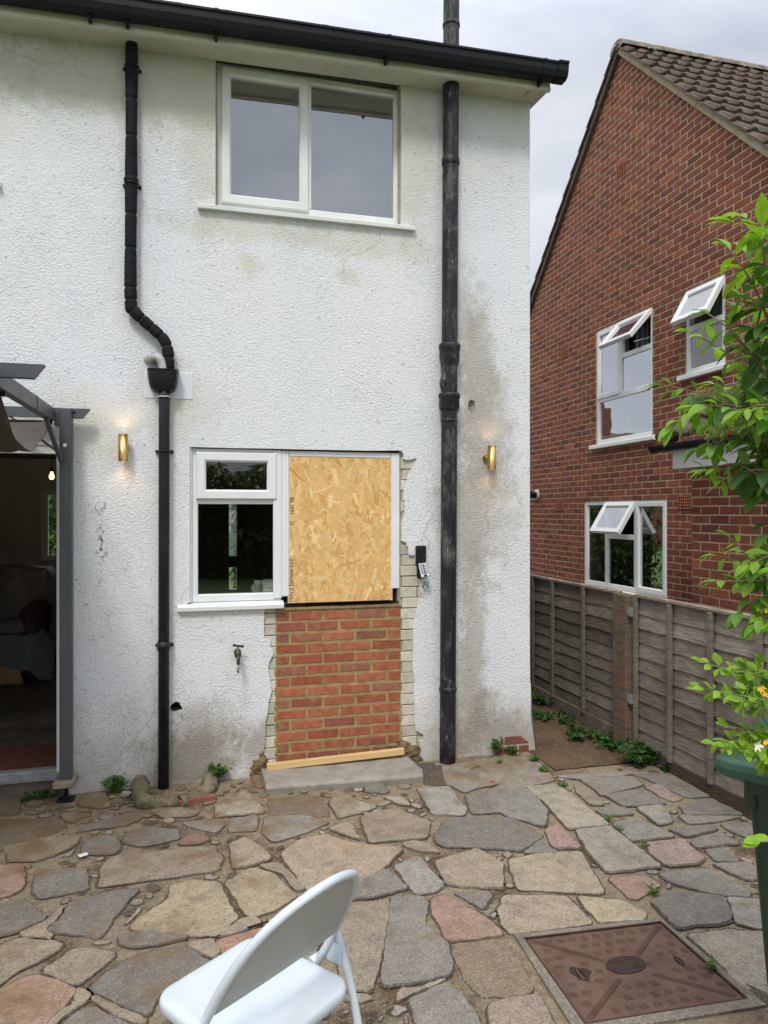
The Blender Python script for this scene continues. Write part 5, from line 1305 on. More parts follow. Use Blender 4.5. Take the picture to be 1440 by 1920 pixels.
# =================================================================== INSIDE THE ROOM
b0 = at(97, 893, 7.2); BL = thing('pendant_bulb', 'bare glowing bulb hanging in the dark room', 'light bulb', b0)
mb = MB(); mb.lathe([(.0, -.035), (.016, -.03), (.026, -.012), (.024, .01), (.013, .03), (.012, .045)], None, 16, cap=False); mb.build('bulb', M['bulb'], BL)
mb = MB(); mb.tube([(0, 0, .045), (0, 0, .08)], .016, 10); mb.tube([(0, 0, .08), (0, 0, 2.42 - b0.z)], .003, 6); mb.build('flex', M['black'], BL)
l_ = bpy.data.lights.new('bulb_light', 'POINT'); l_.energy = .7; l_.color = (1, .6, .25); l_.shadow_soft_size = .03
lo = bpy.data.objects.new('bulb_light', l_); link(lo, BL); lo.location = (0, 0, -.06)
SF = thing('sofa', 'dark sofa under a crumpled grey dust sheet seen through the doorway', 'sofa', (-2.0, 3.0, .12))
mb = MB(); mb.bbox(-1.0, .55, -.35, .45, .0, .55, .08); mb.bbox(-1.0, .55, .25, .5, .4, 1.0, .09); mb.bbox(.32, .55, -.35, .5, .3, .75, .08); mb.build('frame', M['sofa'], SF)
mb = MB(); n_ = 60
for i in range(n_ + 1):
    for j in range(n_ + 1):
        x = -1.1 + 1.75 * i / n_; y = -.5 + 1.1 * j / n_; t_ = y
        z = .58 + max(0, min(1, (y + .1) / .35)) * .46 - max(0, (-y - .28)) * 1.9 - max(0, (x - .45)) * 1.2 - max(0, (-.85 - x)) * 1.2
        z += noise.noise(Vector((x * 3 + y * 2, y * 4, 0))) * .05 + abs(noise.noise(Vector((x * 6 - y * 5, y * 5, 3)))) * .05
        mb.v.append((x, y, max(.05, z)))
for i in range(n_):
    for j in range(n_): a = i * (n_ + 1) + j; mb.face((a, a + n_ + 1, a + n_ + 2, a + 1), (1, 1, 1), True)
mb.build('dust_sheet', M['sheet'], SF)
rp_ = onZ(15, 1290, .12); RP = thing('paper_roll', 'brown paper floor covering curled up inside the doorway', 'paper', (rp_[0] - .12, rp_[1] + .15, .12))
mb = MB(); k = 16
prf = [(.0, .0), (-.03, .08), (-.03, .17), (.02, .24), (.10, .27), (.18, .27)] 
for i, (a, z) in enumerate(catmull([(p, q, 0) for p, q in prf], 4)[:] and [(v.x, v.y) for v in catmull([(p, q, 0) for p, q in prf], 4)]):
    for j in range(6): mb.v.append((.22 - .12 * j + .01 * math.sin(i + j), a - .05 + .25 * .0 + .02 * j, z + .01 * math.sin(j * 2 + i * .4)))
m_ = len(mb.v) // 6
for i in range(m_ - 1):
    for j in range(5): a = i * 6 + j; mb.face((a, a + 1, a + 7, a + 6), (1, 1, 1), True)
o = mb.build('paper', M['paper'], RP); o.modifiers.new('s', 'SOLIDIFY').thickness = .003
# washing-up bowl and beaker on the kitchen sill
bw = onY(492, 1106, .45); BW = thing('washing_up_bowl', 'white bowl behind the kitchen window glass', 'bowl', (bw[0] + .05, .46, 1.09))
mb = MB(); mb.lathe([(.07, .0), (.11, .05), (.135, .115), (.125, .115), (.10, .05), (.06, .01)], None, 28, cap=False); mb.lathe([(.001, .01), (.06, .01)], None, 28, cap=False); mb.lathe([(.134, .118), (.10, .15), (.04, .168), (.002, .17)], None, 28, cap=False); mb.build('bowl', M['white'], BW)
bk = onY(483, 1100, .36); BK = thing('grey_beaker', 'small grey beaker in front of the white bowl inside the window', 'beaker', (bk[0], .33, 1.09))
mb = MB(); mb.lathe([(.022, 0), (.026, .02), (.024, .13), (.027, .175), (.020, .175)], None, 16); mb.build('beaker', M['grey_pipe'], BK)

# =================================================================== MANHOLE COVER
MC = thing('manhole_cover', 'rusty brown square manhole cover set in the paving', 'manhole cover', ((M0 + M1) / 2, (N0 + N1) / 2, 0))
def mq(u, v):      # unit square -> the slightly skewed cover
    p = [mh[0][0] * (1 - u) + mh[1][0] * u, mh[0][1] * (1 - u) + mh[1][1] * u]; q = [mh[3][0] * (1 - u) + mh[2][0] * u, mh[3][1] * (1 - u) + mh[2][1] * u]
    return p[0] * (1 - v) + q[0] * v, p[1] * (1 - v) + q[1] * v
mb = MB(); 
o_ = [mq(-.06, -.085), mq(1.045, -.075), mq(1.08, 1.10), mq(-.09, 1.10)]; i_ = [mq(-.018, -.022), mq(1.018, -.022), mq(1.018, 1.022), mq(-.018, 1.022)]
vs = [(x, y, z) for ring, z in ((o_, -.02), (o_, .009), (i_, .012), (i_, -.03)) for x, y in ring]
mb.add(vs, [(r * 4 + k, r * 4 + (k + 1) % 4, r * 4 + 4 + (k + 1) % 4, r * 4 + 4 + k) for r in range(3) for k in range(4)])
mb.c = [(.20, .175, .135)] * len(mb.c); struct(mb.build('manhole_surround', M['stone']))
mb = MB()
for a, b, c, d in ((-.017, 1.017, -.021, -.006), (-.017, 1.017, 1.006, 1.021), (-.017, -.004, -.006, 1.006), (1.004, 1.017, -.006, 1.006)):
    q = [mq(a, c), mq(b, c), mq(b, d), mq(a, d)]; mb.add([(x, y, z) for z in (-.02, .0125) for x, y in q], [(0, 1, 2, 3), (4, 7, 6, 5)] + [(k, 4 + k, 4 + (k + 1) % 4, (k + 1) % 4) for k in range(4)], (.45, .42, .42))
loc_child(mb.build('frame', M['cover'], MC), MC)
mb = MB(); ZC = .0065
q = [mq(0, 0), mq(1, 0), mq(1, 1), mq(0, 1)]; mb.add([(x, y, z) for z in (-.02, ZC) for x, y in q], [(4, 7, 6, 5)] + [(k, 4 + k, 4 + (k + 1) % 4, (k + 1) % 4) for k in range(4)])
def pad(cu, cv, su, sv, an, h=.0024, col=(.72, .66, .62)):
    ca, sa = math.cos(an), math.sin(an); P0 = []
    for x, y in ((-1, -1), (1, -1), (1, 1), (-1, 1)):
        P0.append((cu + (x * su * ca - y * sv * sa), cv + (x * su * sa + y * sv * ca)))
    if any(not (.01 < a < .99 and .01 < b < .99) for a, b in P0): return
    b1_ = [mq(*p) for p in P0]; c_ = mq(cu, cv); t1_ = [(x + (c_[0] - x) * .15, y + (c_[1] - y) * .15) for x, y in b1_]
    mb.add([(x, y, ZC) for x, y in b1_] + [(x, y, ZC + h) for x, y in t1_], [(4, 7, 6, 5)] + [(k, (k + 1) % 4, 4 + (k + 1) % 4, 4 + k) for k in range(4)], col)
for i in range(11):
    for j in range(9):
        u, v = .06 + .088 * i, .07 + .107 * j
        if abs(u - v) < .075 or abs(u + v - 1) < .075: continue
        if math.hypot(u - .5, v - .5) < .16 or math.hypot(u - .17, v - .5) < .12 or math.hypot(u - .86, v - .5) < .10: continue
        pad(u + (.02 if j % 2 else -.02), v, .024, .026, (.25 if (i + j) % 2 else -.2))
for s_ in (1, -1):
    for h_ in (-1, 1):
        c_ = .5 + h_ * .29; pad(c_, .5 + s_ * (c_ - .5), .255, .020, s_ * PI / 4, .003, (.62, .55, .52))
loc_child(mb.build('lid', M['cover'], MC), MC)
mb = MB(); c_ = mq(.5, .47)
mb.prism([(c_[0] + .082 * math.cos(a) * (1.0), c_[1] + .050 * math.sin(a)) for a in [2 * PI * k / 24 for k in range(24)]], .004, Matrix.Translation((0, 0, ZC)), (.3, .27, .27))
for i in range(9): x = c_[0] - .055 + .0135 * i; mb.box(x, x + .005, c_[1] - .016, c_[1] + .018, ZC + .004, ZC + .0058, (.55, .5, .48))
mb.box(c_[0] - .06, c_[0] + .06, c_[1] + .024, c_[1] + .028, ZC + .004, ZC + .0056, (.5, .45, .44)); mb.box(c_[0] - .06, c_[0] + .06, c_[1] - .026, c_[1] - .022, ZC + .004, ZC + .0056, (.5, .45, .44))
loc_child(mb.build('badge_plate', M['cover'], MC), MC)
for cu, dark in ((.18, True), (.86, False)):
    mb = MB(); c_ = mq(cu, .5)
    if dark:
        mb.prism([(c_[0] + .036 * (1 + .3 * math.sin(3 * a + 1)) * math.cos(a), c_[1] + .042 * (1 + .22 * math.sin(4 * a)) * math.sin(a)) for a in [2 * PI * k / 26 for k in range(26)]], .0012, Matrix.Translation((0, 0, ZC)), (.25, .24, .24))
    mb.prism([(c_[0] + .012 * math.cos(a), c_[1] + .032 * math.sin(a)) for a in [2 * PI * k / 16 for k in range(16)]], .0016, Matrix.Translation((0, 0, ZC)), (.05, .05, .05))
    mb.tube(catmull([(c_[0] - .004, c_[1] - .034, ZC + .002), (c_[0] - .012, c_[1], ZC + .008), (c_[0] + .002, c_[1] + .034, ZC + .002)], 5), .0035, 6, col=(1.2, .9, .6) if dark else (.7, .6, .55))
    loc_child(mb.build('lifting_key', M['cover'], MC), MC)

# =================================================================== GULLY KERB
GK = thing('gully_kerb', 'mossy rounded stone kerb curving round the foot of the downpipe', 'kerb', (-.1, -.2, 0))
def kerb_tube(pts, r, seed):
    mb = MB(); P_ = catmull(pts, 7); rs = [r * (1 + .12 * noise.noise(Vector((i * .5, seed, 0)))) for i in range(len(P_))]; rs[0] *= .8; rs[-1] *= .8
    mb.tube(P_, rs, 14)
    for i in range(len(mb.v)): 
        v = Vector(mb.v[i]); d = noise.noise(v * 16) * .010 + noise.noise(v * 45) * .005; mb.v[i] = (v.x + d, v.y + d, v.z * .8 + noise.noise(v * 22) * .009)
    return loc_child(mb.build('kerb_stone', M['kerbstone'], GK), GK)
g0 = onZ(262, 1478, .04); g1 = onZ(268, 1500, .03); g2 = onZ(320, 1501, .03); g3 = onZ(385, 1484, .03); g4 = onZ(395, 1462, .04)
kerb_tube([(g0[0], -.02, .05), (g0[0] - .005, -.08, .045), (g1[0] + .005, g1[1], .03), (g1[0] + .06, g1[1] - .015, .022)], .052, 1)
kerb_tube([(g1[0] + .065, g1[1] - .02, .018), (g2[0], g2[1] - .0, .02), (g2[0] + .045, g2[1] + .0, .02)], .042, 2)
kerb_tube([(g2[0] + .055, g2[1] + .0, .02), ((g2[0] + g3[0]) / 2 + .02, (g2[1] + g3[1]) / 2, .02), (g3[0] - .02, g3[1] + .01, .022), (g3[0] + .02, g3[1] + .05, .03), (g4[0] - .005, g4[1] + .05, .045), (g4[0] - .02, -.02, .05)], .046, 3)
p0, p1 = onZ(330, 1512, .0), onZ(402, 1500, .0); BR_ = thing('brick_slip', 'thin broken red brick edging in front of the mossy kerb', 'brick', ((p0[0] + p1[0]) / 2, (p0[1] + p1[1]) / 2 , 0))
mb = MB(); mb.bbox(-.125, .125, -.012, .035, -.01, .032, .004, (.24, .09, .06), Matrix.Rotation(math.atan2(p1[1] - p0[1], p1[0] - p0[0]), 4, 'Z')); mb.build('brick', M['brickold'], BR_)

# =================================================================== WHEELIE BIN
BX = Matrix.Translation((1.480, -2.965, .018)) @ Matrix.Rotation(math.radians(-56), 4, 'Z')
BN = thing('wheelie_bin', 'dark green wheelie bin under the honeysuckle at the right edge', 'bin', (0, 0, 0)); BN.matrix_world = BX
def rrect(x0, x1, y0, y1, r, z, k=4):
    o = []
    for cx, cy, a0 in ((x1 - r, y0 + r, -90), (x1 - r, y1 - r, 0), (x0 + r, y1 - r, 90), (x0 + r, y0 + r, 180)):
        for i in range(k + 1):
            a = math.radians(a0 + 90 * i / k); o.append((cx + r * math.cos(a), cy + r * math.sin(a), z))
    return o
def loft(mb, rings, cap0=True, cap1=True, sm=True, col=(1, 1, 1)):
    n = len(rings[0]); b = len(mb.v)
    for r in rings: mb.v += r
    for j in range(len(rings) - 1):
        for i in range(n): mb.face((b + j * n + i, b + j * n + (i + 1) % n, b + (j + 1) * n + (i + 1) % n, b + (j + 1) * n + i), col, sm)
    if cap0: mb.face([b + i for i in range(n)][::-1], col)
    if cap1: mb.face([b + (len(rings) - 1) * n + i for i in range(n)], col)
mb = MB(); loft(mb, [rrect(.085 + .075 - .075 * z / .94, .70 + .03 * z / .94 - .03, .03 + .03 - .03 * z / .94, .53 + .03 * z / .94, .03, z) for z in (.03, .1, .5, .90, .94)], sm=True); mb.build('body', M['bin'], BN)
mb = MB(); loft(mb, [rrect(.08, .74, .012, .57, .035, z) for z in (.915, .955)], sm=False); mb.build('rim', M['bin'], BN)
mb = MB(); mb.bbox(.082, .115, .02, .06, .86, .95, .006); mb.bbox(.082, .115, .50, .55, .86, .95, .006); mb.tube([(.045, .03, .955), (.045, .55, .955)], .014, 10); mb.build('handle', M['bin'], BN)
mb = MB(); loft(mb, [rrect(.078, .80, -.012, .60, .03, .957), rrect(.02, .815, -.025, .615, .03, .961), rrect(.006, .82, -.028, .618, .035, .985), rrect(.012, .815, -.022, .612, .035, 1.005), rrect(.035, .80, -.004, .595, .035, 1.012), rrect(.045, .79, .006, .585, .035, 1.004), rrect(.06, .78, .02, .57, .035, 1.006), rrect(.16, .70, .08, .51, .05, 1.035)], sm=False)
o = mb.build('lid', M['binlid'], BN); o.modifiers.new('b', 'BEVEL').width = .004
for y in (.10, .46):
    mb = MB(); TM = Matrix.Translation((.19, y, .085)) @ Matrix.Rotation(PI / 2, 4, 'X'); mb.lathe([(.05, -.03), (.095, -.03), (.10, -.02), (.10, .02), (.095, .03), (.05, .03)], TM, 24); mb.build('wheel', M['black'], BN)

# =================================================================== FOLDING CHAIR
FCAZ = math.radians(127)       # direction the chair faces
fr_ = Vector((math.cos(FCAZ), math.sin(FCAZ), 0)); CHX = Matrix.Translation((.140, -2.79, 0)) @ Matrix.Rotation(FCAZ - PI / 2, 4, 'Z') @ Matrix.Diagonal((1.07, 1.07, .985, 1))
CHR = thing('folding_chair', 'white metal folding chair with curved backrest in the foreground', 'chair', (0, 0, 0)); CHR.matrix_world = CHX
# local: +y front, +x to the sitter's right... seat centre over the origin
SZ = .445
def seat_ring(s, z, r=.055):
    o = []
    for cx, cy, a0, rr_ in ((.185, -.19, -90, r), (.175, .185, 0, r), (-.175, .185, 90, r), (-.185, -.19, 180, r)):
        sx, sy = (1 if cx > 0 else -1), (1 if cy > 0 else -1); ccx, ccy = cx - sx * rr_, cy - sy * rr_
        for i in range(7):
            a = math.radians(a0 + 90 * i / 6); o.append((ccx + (rr_ - s) * math.cos(a), ccy + (rr_ - s) * math.sin(a), z))
    return o
mb = MB(); loft(mb, [seat_ring(.004, SZ - .034), seat_ring(0, SZ - .030), seat_ring(0, SZ - .010), seat_ring(.003, SZ - .004), seat_ring(.009, SZ), seat_ring(.03, SZ + .0005), seat_ring(.05, SZ - .001)]); mb.build('seat', M['chair'], CHR)
yc = -.03
def back_pt(t):        # t in 0..1 along the U from left pivot over the top to the right
    pass
base = [(-.212, .16, .0)]
lean = lambda z: -(.035 + (z - .43) * .52)       # y at height z
W2 = .212
pl = [(-W2 - .004, .235, .012), (-W2, lean(.30) + .0, .30), (-W2, lean(.44), .44), (-W2 + .001, lean(.54), .54), (-W2 + .010, lean(.64), .64), (-W2 + .040, lean(.735) - .004, .735), (-W2 + .100, lean(.80) - .012, .80), (0, lean(.83) - .018, .83)]
pl[1] = (-W2, .09, .24)
U = pl + [(-x, y, z) for x, y, z in pl[:-1][::-1]]
mb = MB(); CU = catmull(U, 8); mb.tube(CU, .0115, 12); mb.build('back_frame', M['chair'], CHR)
# curved back panel inside the frame
mb = MB(); k = 26; rows = 16
def side_x(z):
    best = W2
    for i in range(len(CU) // 2 - 1):
        a, b = CU[i], CU[i + 1]
        if (a.z - z) * (b.z - z) <= 0 and abs(b.z - a.z) > 1e-6:
            t_ = (z - a.z) / (b.z - a.z); best = abs(a.x + (b.x - a.x) * t_)
    return best
for j in range(rows + 1):
    for i in range(k + 1):
        s_ = -1 + 2 * i / k; zlow = .575 + .030 * (1 - s_ * s_) - .03 ; ztop_all = .826
        f_ = j / rows; f_ = 1 - (1 - f_) ** 1.6; zz = zlow + (ztop_all - zlow) * f_; xw = side_x(min(zz, .8295)) - .004
        mb.v.append((s_ * xw, lean(zz) - .022 * (1 - s_ * s_) - .002, zz))
for j in range(rows):
    for i in range(k): a = j * (k + 1) + i; mb.face((a, a + 1, a + k + 2, a + k + 1), (1, 1, 1), True)
o = mb.build('backrest', M['chairback'], CHR); o.modifiers.new('s', 'SOLIDIFY').thickness = .007
for s_ in (-1, 1):
    mb = MB(); x = s_ * (W2 - .004)
    mb.tube(catmull([(s_ * (W2 + .018), lean(.52) + .012, .528), (s_ * (W2 + .018), lean(.52) - .01, .505), (s_ * (W2 + .012), -.150, .36), (s_ * (W2 + .01), -.195, .16), (s_ * (W2 + .01), -.225, .012)], 6), .0115, 10)
    mb.build('leg', M['chair'], CHR)
    mb = MB(); mb.tube([(s_ * (W2 - .02), lean(.44) + .02, .425), (s_ * (W2 + .020), lean(.44) + .02, .425)], .013, 10); mb.tube([(s_ * (W2 - .012), lean(.52) + .006, .515), (s_ * (W2 + .032), lean(.52) + .006, .515)], .008, 8)
    mb.bbox(s_ * (W2 + .004) - .002, s_ * (W2 + .004) + .002, -.115, -.06, .44, .50, .001); mb.build('pivot', M['chair'], CHR)
mb = MB(); mb.tube([(-W2 - .01, -.208, .10), (W2 + .01, -.208, .10)], .008, 8); mb.tube([(-W2, .18, .11), (W2, .18, .11)], .008, 8); mb.build('stretcher', M['chair'], CHR)

# =================================================================== PLANTS
def leaf(mb, base, d, n, L_, W_, col, droop=.35, fold=.25, twist=0.):
    """blade with a midrib fold, pointed tip and droop"""
    d = d.normalized(); side = d.cross(n)
    if side.length < 1e-4: side = d.cross(Vector((0, 0, 1)))
    side.normalize(); n = side.cross(d).normalized(); b = len(mb.v); p = base.copy(); dirv = d.copy()
    prof = (.04, .62, .98, .92, .58, .0); st = L_ / 5
    for i, wd in enumerate(prof):
        hw_ = W_ * .5 * wd; up = n * (hw_ * fold)
        mb.v += [tuple(p - side * hw_ + up), tuple(p), tuple(p + side * hw_ + up)]
        dirv = (dirv + Vector((0, 0, -1)) * droop * .22 + side * twist * .1).normalized(); n = side.cross(dirv).normalized(); p = p + dirv * st
    for i in range(5):
        q = b + i * 3; mb.face((q, q + 1, q + 4, q + 3), col, True); mb.face((q + 1, q + 2, q + 5, q + 4), col, True)
def hang(v, a): return Vector((v.x, v.y, v.z - a)).normalized()
def sprig(mbL, mbS, P_, R, ll, lw, pal, step, droop=.5, r0=.004, tipcol=None, start=.1, side=1.0):
    P_ = catmull(P_, 8); n_ = len(P_); mbS.tube(P_, [r0 * (1 - .75 * i / n_) + .0006 for i in range(n_)], 6)
    cum = 0; k = 0; nxt = step * .5; tot = sum((P_[i + 1] - P_[i]).length for i in range(n_ - 1))
    for i in range(n_ - 1):
        seg = (P_[i + 1] - P_[i]); cum += seg.length
        while nxt < cum:
            f = nxt / tot; nxt += step * R.uniform(.7, 1.3)
            if f < start: continue
            t_ = seg.normalized(); ref = Vector((0, 0, 1)); sd_ = t_.cross(ref); 
            if sd_.length < .1: sd_ = Vector((1, 0, 0))
            sd_.normalize(); upv = sd_.cross(t_).normalized(); k += 1; an = (PI / 2) * (k % 2) + R.uniform(-.4, .4)
            for s_ in (1, -1):
                o_ = (sd_ * math.cos(an) + upv * math.sin(an)) * s_
                dd = (o_ * side + t_ * .7 + Vector((R.uniform(-.3, .3), R.uniform(-.3, .3), -.25))).normalized()
                sc = R.uniform(.5, 1.15) * (1 - .35 * max(0, f - .75) * 4 * .6)
                c = R.choice(pal); 
                if tipcol and f > .78: c = tipcol
                v = R.uniform(.8, 1.2); c = tuple(q * v for q in c)
                nn = Vector((R.uniform(-.4, .4), R.uniform(-.6, .2), 1))
                leaf(mbL, P_[i] + o_ * .004, dd, nn, ll * sc, lw * sc, c, droop * R.uniform(.5, 1.4), R.uniform(.1, .5), R.uniform(-1, 1))
    t_ = (P_[-1] - P_[-2]).normalized()
    for j in range(2):
        leaf(mbL, P_[-1], t_ + Vector((R.uniform(-.4, .4), 0, R.uniform(-.3, .3))), Vector((R.uniform(-.5, .5), -.5, 1)), ll * .8, lw * .7, tipcol or R.choice(pal), droop)
R = random.Random(42)
SH = thing('garden_shrub', 'leafy green shrub with budding flower clusters reaching in over the fence from the right', 'shrub', tuple(at(1620, 1900, 1.95)))
dkp = [(.05, .13, .02), (.08, .19, .022), (.04, .10, .025), (.12, .26, .025), (.06, .15, .03)]; brt = (.20, .37, .03)
mL, mS = MB(), MB()
trunk = [at(1640, 1960, 2.0), at(1600, 1500, 2.0), at(1540, 1150, 1.95), at(1500, 900, 1.9), at(1470, 700, 1.85), at(1450, 540, 1.8)]
mS.tube(catmull(trunk, 6), [.022 - .016 * i / 30 for i in range(31)], 8)
BRs = [
 [(1500, 900, 1.9), (1420, 800, 1.9), (1330, 745, 1.95), (1245, 722, 2.0)],
 [(1500, 880, 1.9), (1440, 790, 1.8), (1370, 760, 1.85), (1300, 770, 1.9), (1262, 800, 1.9)],
 [(1490, 850, 1.9), (1430, 720, 1.9), (1360, 660, 1.95), (1300, 625, 2.0)],
 [(1480, 760, 1.85), (1420, 680, 1.8), (1370, 620, 1.8), (1330, 590, 1.85)],
 [(1480, 700, 1.85), (1440, 600, 1.75), (1410, 530, 1.75), (1370, 470, 1.8)],
 [(1470, 640, 1.8), (1440, 520, 1.7), (1425, 450, 1.7), (1380, 420, 1.72)],
 [(1500, 900, 1.9), (1450, 850, 1.85), (1390, 820, 1.85), (1310, 840, 1.9)],
 [(1500, 930, 1.9), (1440, 900, 1.8), (1380, 870, 1.85), (1330, 880, 1.9)],
 [(1490, 800, 1.9), (1450, 740, 2.0), (1400, 730, 2.05), (1340, 720, 2.1)],
 [(1490, 760, 1.9), (1450, 660, 2.0), (1420, 640, 2.05), (1390, 560, 2.1)],
 [(1500, 820, 1.9), (1460, 780, 1.75), (1430, 760, 1.7), (1390, 770, 1.7)],
 [(1520, 600, 1.7), (1470, 500, 1.65), (1440, 440, 1.65), (1400, 410, 1.7)],
 [(1500, 860, 1.9), (1440, 820, 1.95), (1380, 800, 2.0), (1290, 790, 2.05)],
 [(1540, 1150, 1.95), (1470, 1080, 1.95), (1420, 1060, 1.9), (1372, 1010, 1.9)],
 [(1540, 1150, 1.95), (1470, 1090, 1.85), (1410, 1090, 1.85), (1345, 1090, 1.88)],
 [(1540, 1160, 1.95), (1480, 1130, 1.9), (1430, 1120, 1.85), (1385, 1150, 1.85)],
 [(1540, 1100, 1.95), (1480, 1050, 1.8), (1450, 1040, 1.8), (1405, 1060, 1.8)],
 [(1540, 1150, 1.95), (1500, 1160, 1.85), (1450, 1150, 1.8), (1420, 1170, 1.8)],
 [(1530, 1080, 1.95), (1480, 1000, 1.9), (1450, 1000, 1.9), (1430, 1040, 1.9)],
]
for i, b in enumerate(BRs):
    for rep_ in range(1 if i in (2, 3, 5, 11) else 2):
        P_ = [at(*q) + (Vector((R.uniform(-.03, .06), R.uniform(-.08, .12), R.uniform(-.05, .05))) if rep_ else Vector()) for q in b]; big = .092 if 4 <= i <= 5 or i == 11 else .076
        if rep_: P_ = P_[:2] + [P_[2].lerp(P_[1], .1), P_[3].lerp(P_[2], R.uniform(.2, .7))] + []
        sprig(mL, mS, P_, R, big * (1 if i < 13 else .85), (.036 if i < 13 else .033), dkp, .030, .8, .0035, brt if (i + rep_) % 3 != 0 else (.11, .25, .03), .12)
mL.build('foliage', M['leaf'], SH); mS.build('branches', M['bark'], SH)
for o in SH.children: loc_child(o, SH)
for (px, py, Z) in ((1345, 815, 1.86), (1392, 800, 1.8), (1325, 740, 1.92), (1435, 812, 1.8), (1310, 748, 1.95), (1425, 850, 1.85), (1370, 745, 1.9), (1410, 640, 1.95), (1433, 760, 1.75)):
    mb = MB(); c = at(px, py, Z)
    for i in range(150):
        a, e = R.uniform(0, 2 * PI), R.uniform(0, 1) ** .5; p = c + Vector((math.cos(a) * e * .032, math.sin(a) * e * .032, R.uniform(-.012, .014) + .012 * (1 - e))); s_ = R.uniform(.0012, .0024)
        col = R.choice([(.24, .25, .06), (.30, .26, .10), (.18, .22, .05), (.33, .30, .14)])
        mb.add([p + Vector(q) * s_ for q in ((1, 0, 0), (0, 1, 0), (-1, 0, 0), (0, -1, 0), (0, 0, 1.2), (0, 0, -1.2))], [(0, 1, 4), (1, 2, 4), (2, 3, 4), (3, 0, 4), (1, 0, 5), (2, 1, 5), (3, 2, 5), (0, 3, 5)], col)
    for i in range(14):
        a = 2 * PI * i / 14; mb.tube([c + Vector((0, 0, -.03)), c + Vector((math.cos(a) * .024, math.sin(a) * .024, 0))], .0007, 4, col=(.2, .22, .06))
    loc_child(mb.build('flower_cluster', M['petal'], SH), SH)
# honeysuckle over the bin
HS = thing('honeysuckle', 'bright yellow-green honeysuckle sprays with orange flowers above the bin', 'climbing plant', tuple(at(1640, 1910, 1.8)))
mL, mS = MB(), MB(); hp = [(.14, .28, .025), (.19, .34, .03), (.10, .22, .025), (.24, .40, .04), (.07, .17, .025)]
HB = [[(1560, 1330, 1.8), (1480, 1290, 1.75), (1420, 1265, 1.7), (1360, 1255, 1.7), (1318, 1240, 1.7)],
      [(1560, 1360, 1.8), (1480, 1320, 1.7), (1420, 1310, 1.65), (1370, 1300, 1.68), (1335, 1296, 1.7), (1312, 1290, 1.72)],
      [(1540, 1340, 1.8), (1470, 1325, 1.7), (1430, 1320, 1.65), (1395, 1312, 1.66)],
      [(1560, 1400, 1.8), (1490, 1395, 1.7), (1430, 1390, 1.68), (1380, 1390, 1.7), (1338, 1392, 1.7)],
      [(1550, 1420, 1.8), (1480, 1400, 1.7), (1420, 1405, 1.65), (1385, 1408, 1.65), (1360, 1400, 1.66)],
      [(1540, 1290, 1.8), (1480, 1270, 1.75), (1440, 1262, 1.72), (1390, 1262, 1.72)],
      [(1540, 1400, 1.8), (1470, 1375, 1.7), (1430, 1375, 1.7), (1365, 1360, 1.7)],
      [(1520, 1450, 1.8), (1470, 1440, 1.7), (1440, 1425, 1.66), (1415, 1415, 1.64)]]
for i, b in enumerate(HB):
    for rep_ in range(2):
        P_ = [at(*q) + (Vector((R.uniform(0, .05), R.uniform(-.04, .06), R.uniform(-.03, .03))) if rep_ else Vector()) for q in b]
        sprig(mL, mS, P_ if not rep_ else P_[:-1], R, .040, .026, hp, .017, .25, .0016, (.24, .40, .04), .05, 1.2)
sprig(mL, mS, [at(*q) for q in ((1520, 1560, 1.35), (1470, 1575, 1.3), (1425, 1578, 1.28))], R, .05, .028, [(.22, .42, .03)], .05, .3, .002, (.24, .45, .03), .5)
mS.tube(catmull([at(1640, 1935, 1.8), at(1580, 1650, 1.7), at(1520, 1560, 1.35), at(1540, 1470, 1.7), at(1550, 1420, 1.8), at(1560, 1360, 1.8), at(1545, 1300, 1.8)], 6), [.006] * 37, 6)
mL.build('foliage', M['leafd'], HS); mS.build('stems', M['stem'], HS)
for o in HS.children: loc_child(o, HS)
for (px, py, Z, s_) in ((1424, 1288, 1.60, .85), (1432, 1300, 1.62, .65), (1434, 1388, 1.58, .7)):
    mb = MB(); c = at(px, py, Z)
    for i in range(7):
        a = 2 * PI * i / 7 + .3; d = Vector((math.cos(a), -.5, math.sin(a))); leaf(mb, c, d, Vector((0, -1, .2)), .020 * s_ * R.uniform(.6, 1.2), .0065 * s_, (.80, .46, .04), .9, .4)
    loc_child(mb.build('flower', M['petal'], HS), HS)
mb = MB(); c = at(1418, 1397, 1.6); 
for i in range(5): leaf(mb, c, Vector((math.cos(i * 1.3), -.5, math.sin(i * 1.3))), Vector((0, -1, .2)), .018, .007, (.75, .72, .55), .3, .4)
loc_child(mb.build('flower', M['petal'], HS), HS)
# weeds
def weed(c, n_, spread, ll, lw, h, pal, label, seed, name='weed', grp='weeds rooted along the walls and joints', sy=1.):
    R = random.Random(seed); W_ = thing(name, label, 'weed', c, grp); mL, mS = MB(), MB()
    for i in range(n_):
        a = R.uniform(0, 2 * PI); r_ = spread * R.random() ** .6; b = Vector((math.cos(a) * r_ * .35, math.sin(a) * r_ * .35 * sy, 0)); t_ = Vector((math.cos(a) * r_, math.sin(a) * r_ * sy, h * R.uniform(.4, 1)))
        mid = (b + t_) / 2 + Vector((0, 0, h * .2)); P_ = catmull([b, mid, t_], 4); mS.tube(P_, [.0016] * len(P_), 4)
        for k in range(R.randint(3, 6)):
            q = P_[min(len(P_) - 1, 2 + k)]; d = Vector((R.uniform(-1, 1), R.uniform(-1, 1), R.uniform(-.1, .7))); cc = R.choice(pal); v = R.uniform(.75, 1.25)
            leaf(mL, q, d, Vector((0, 0, 1)), ll * R.uniform(.6, 1.2), lw * R.uniform(.7, 1.2), tuple(x * v for x in cc), .4, .3)
    mL.build('leaves', M['leafd'], W_); mS.build('stems', M['stem'], W_); return W_
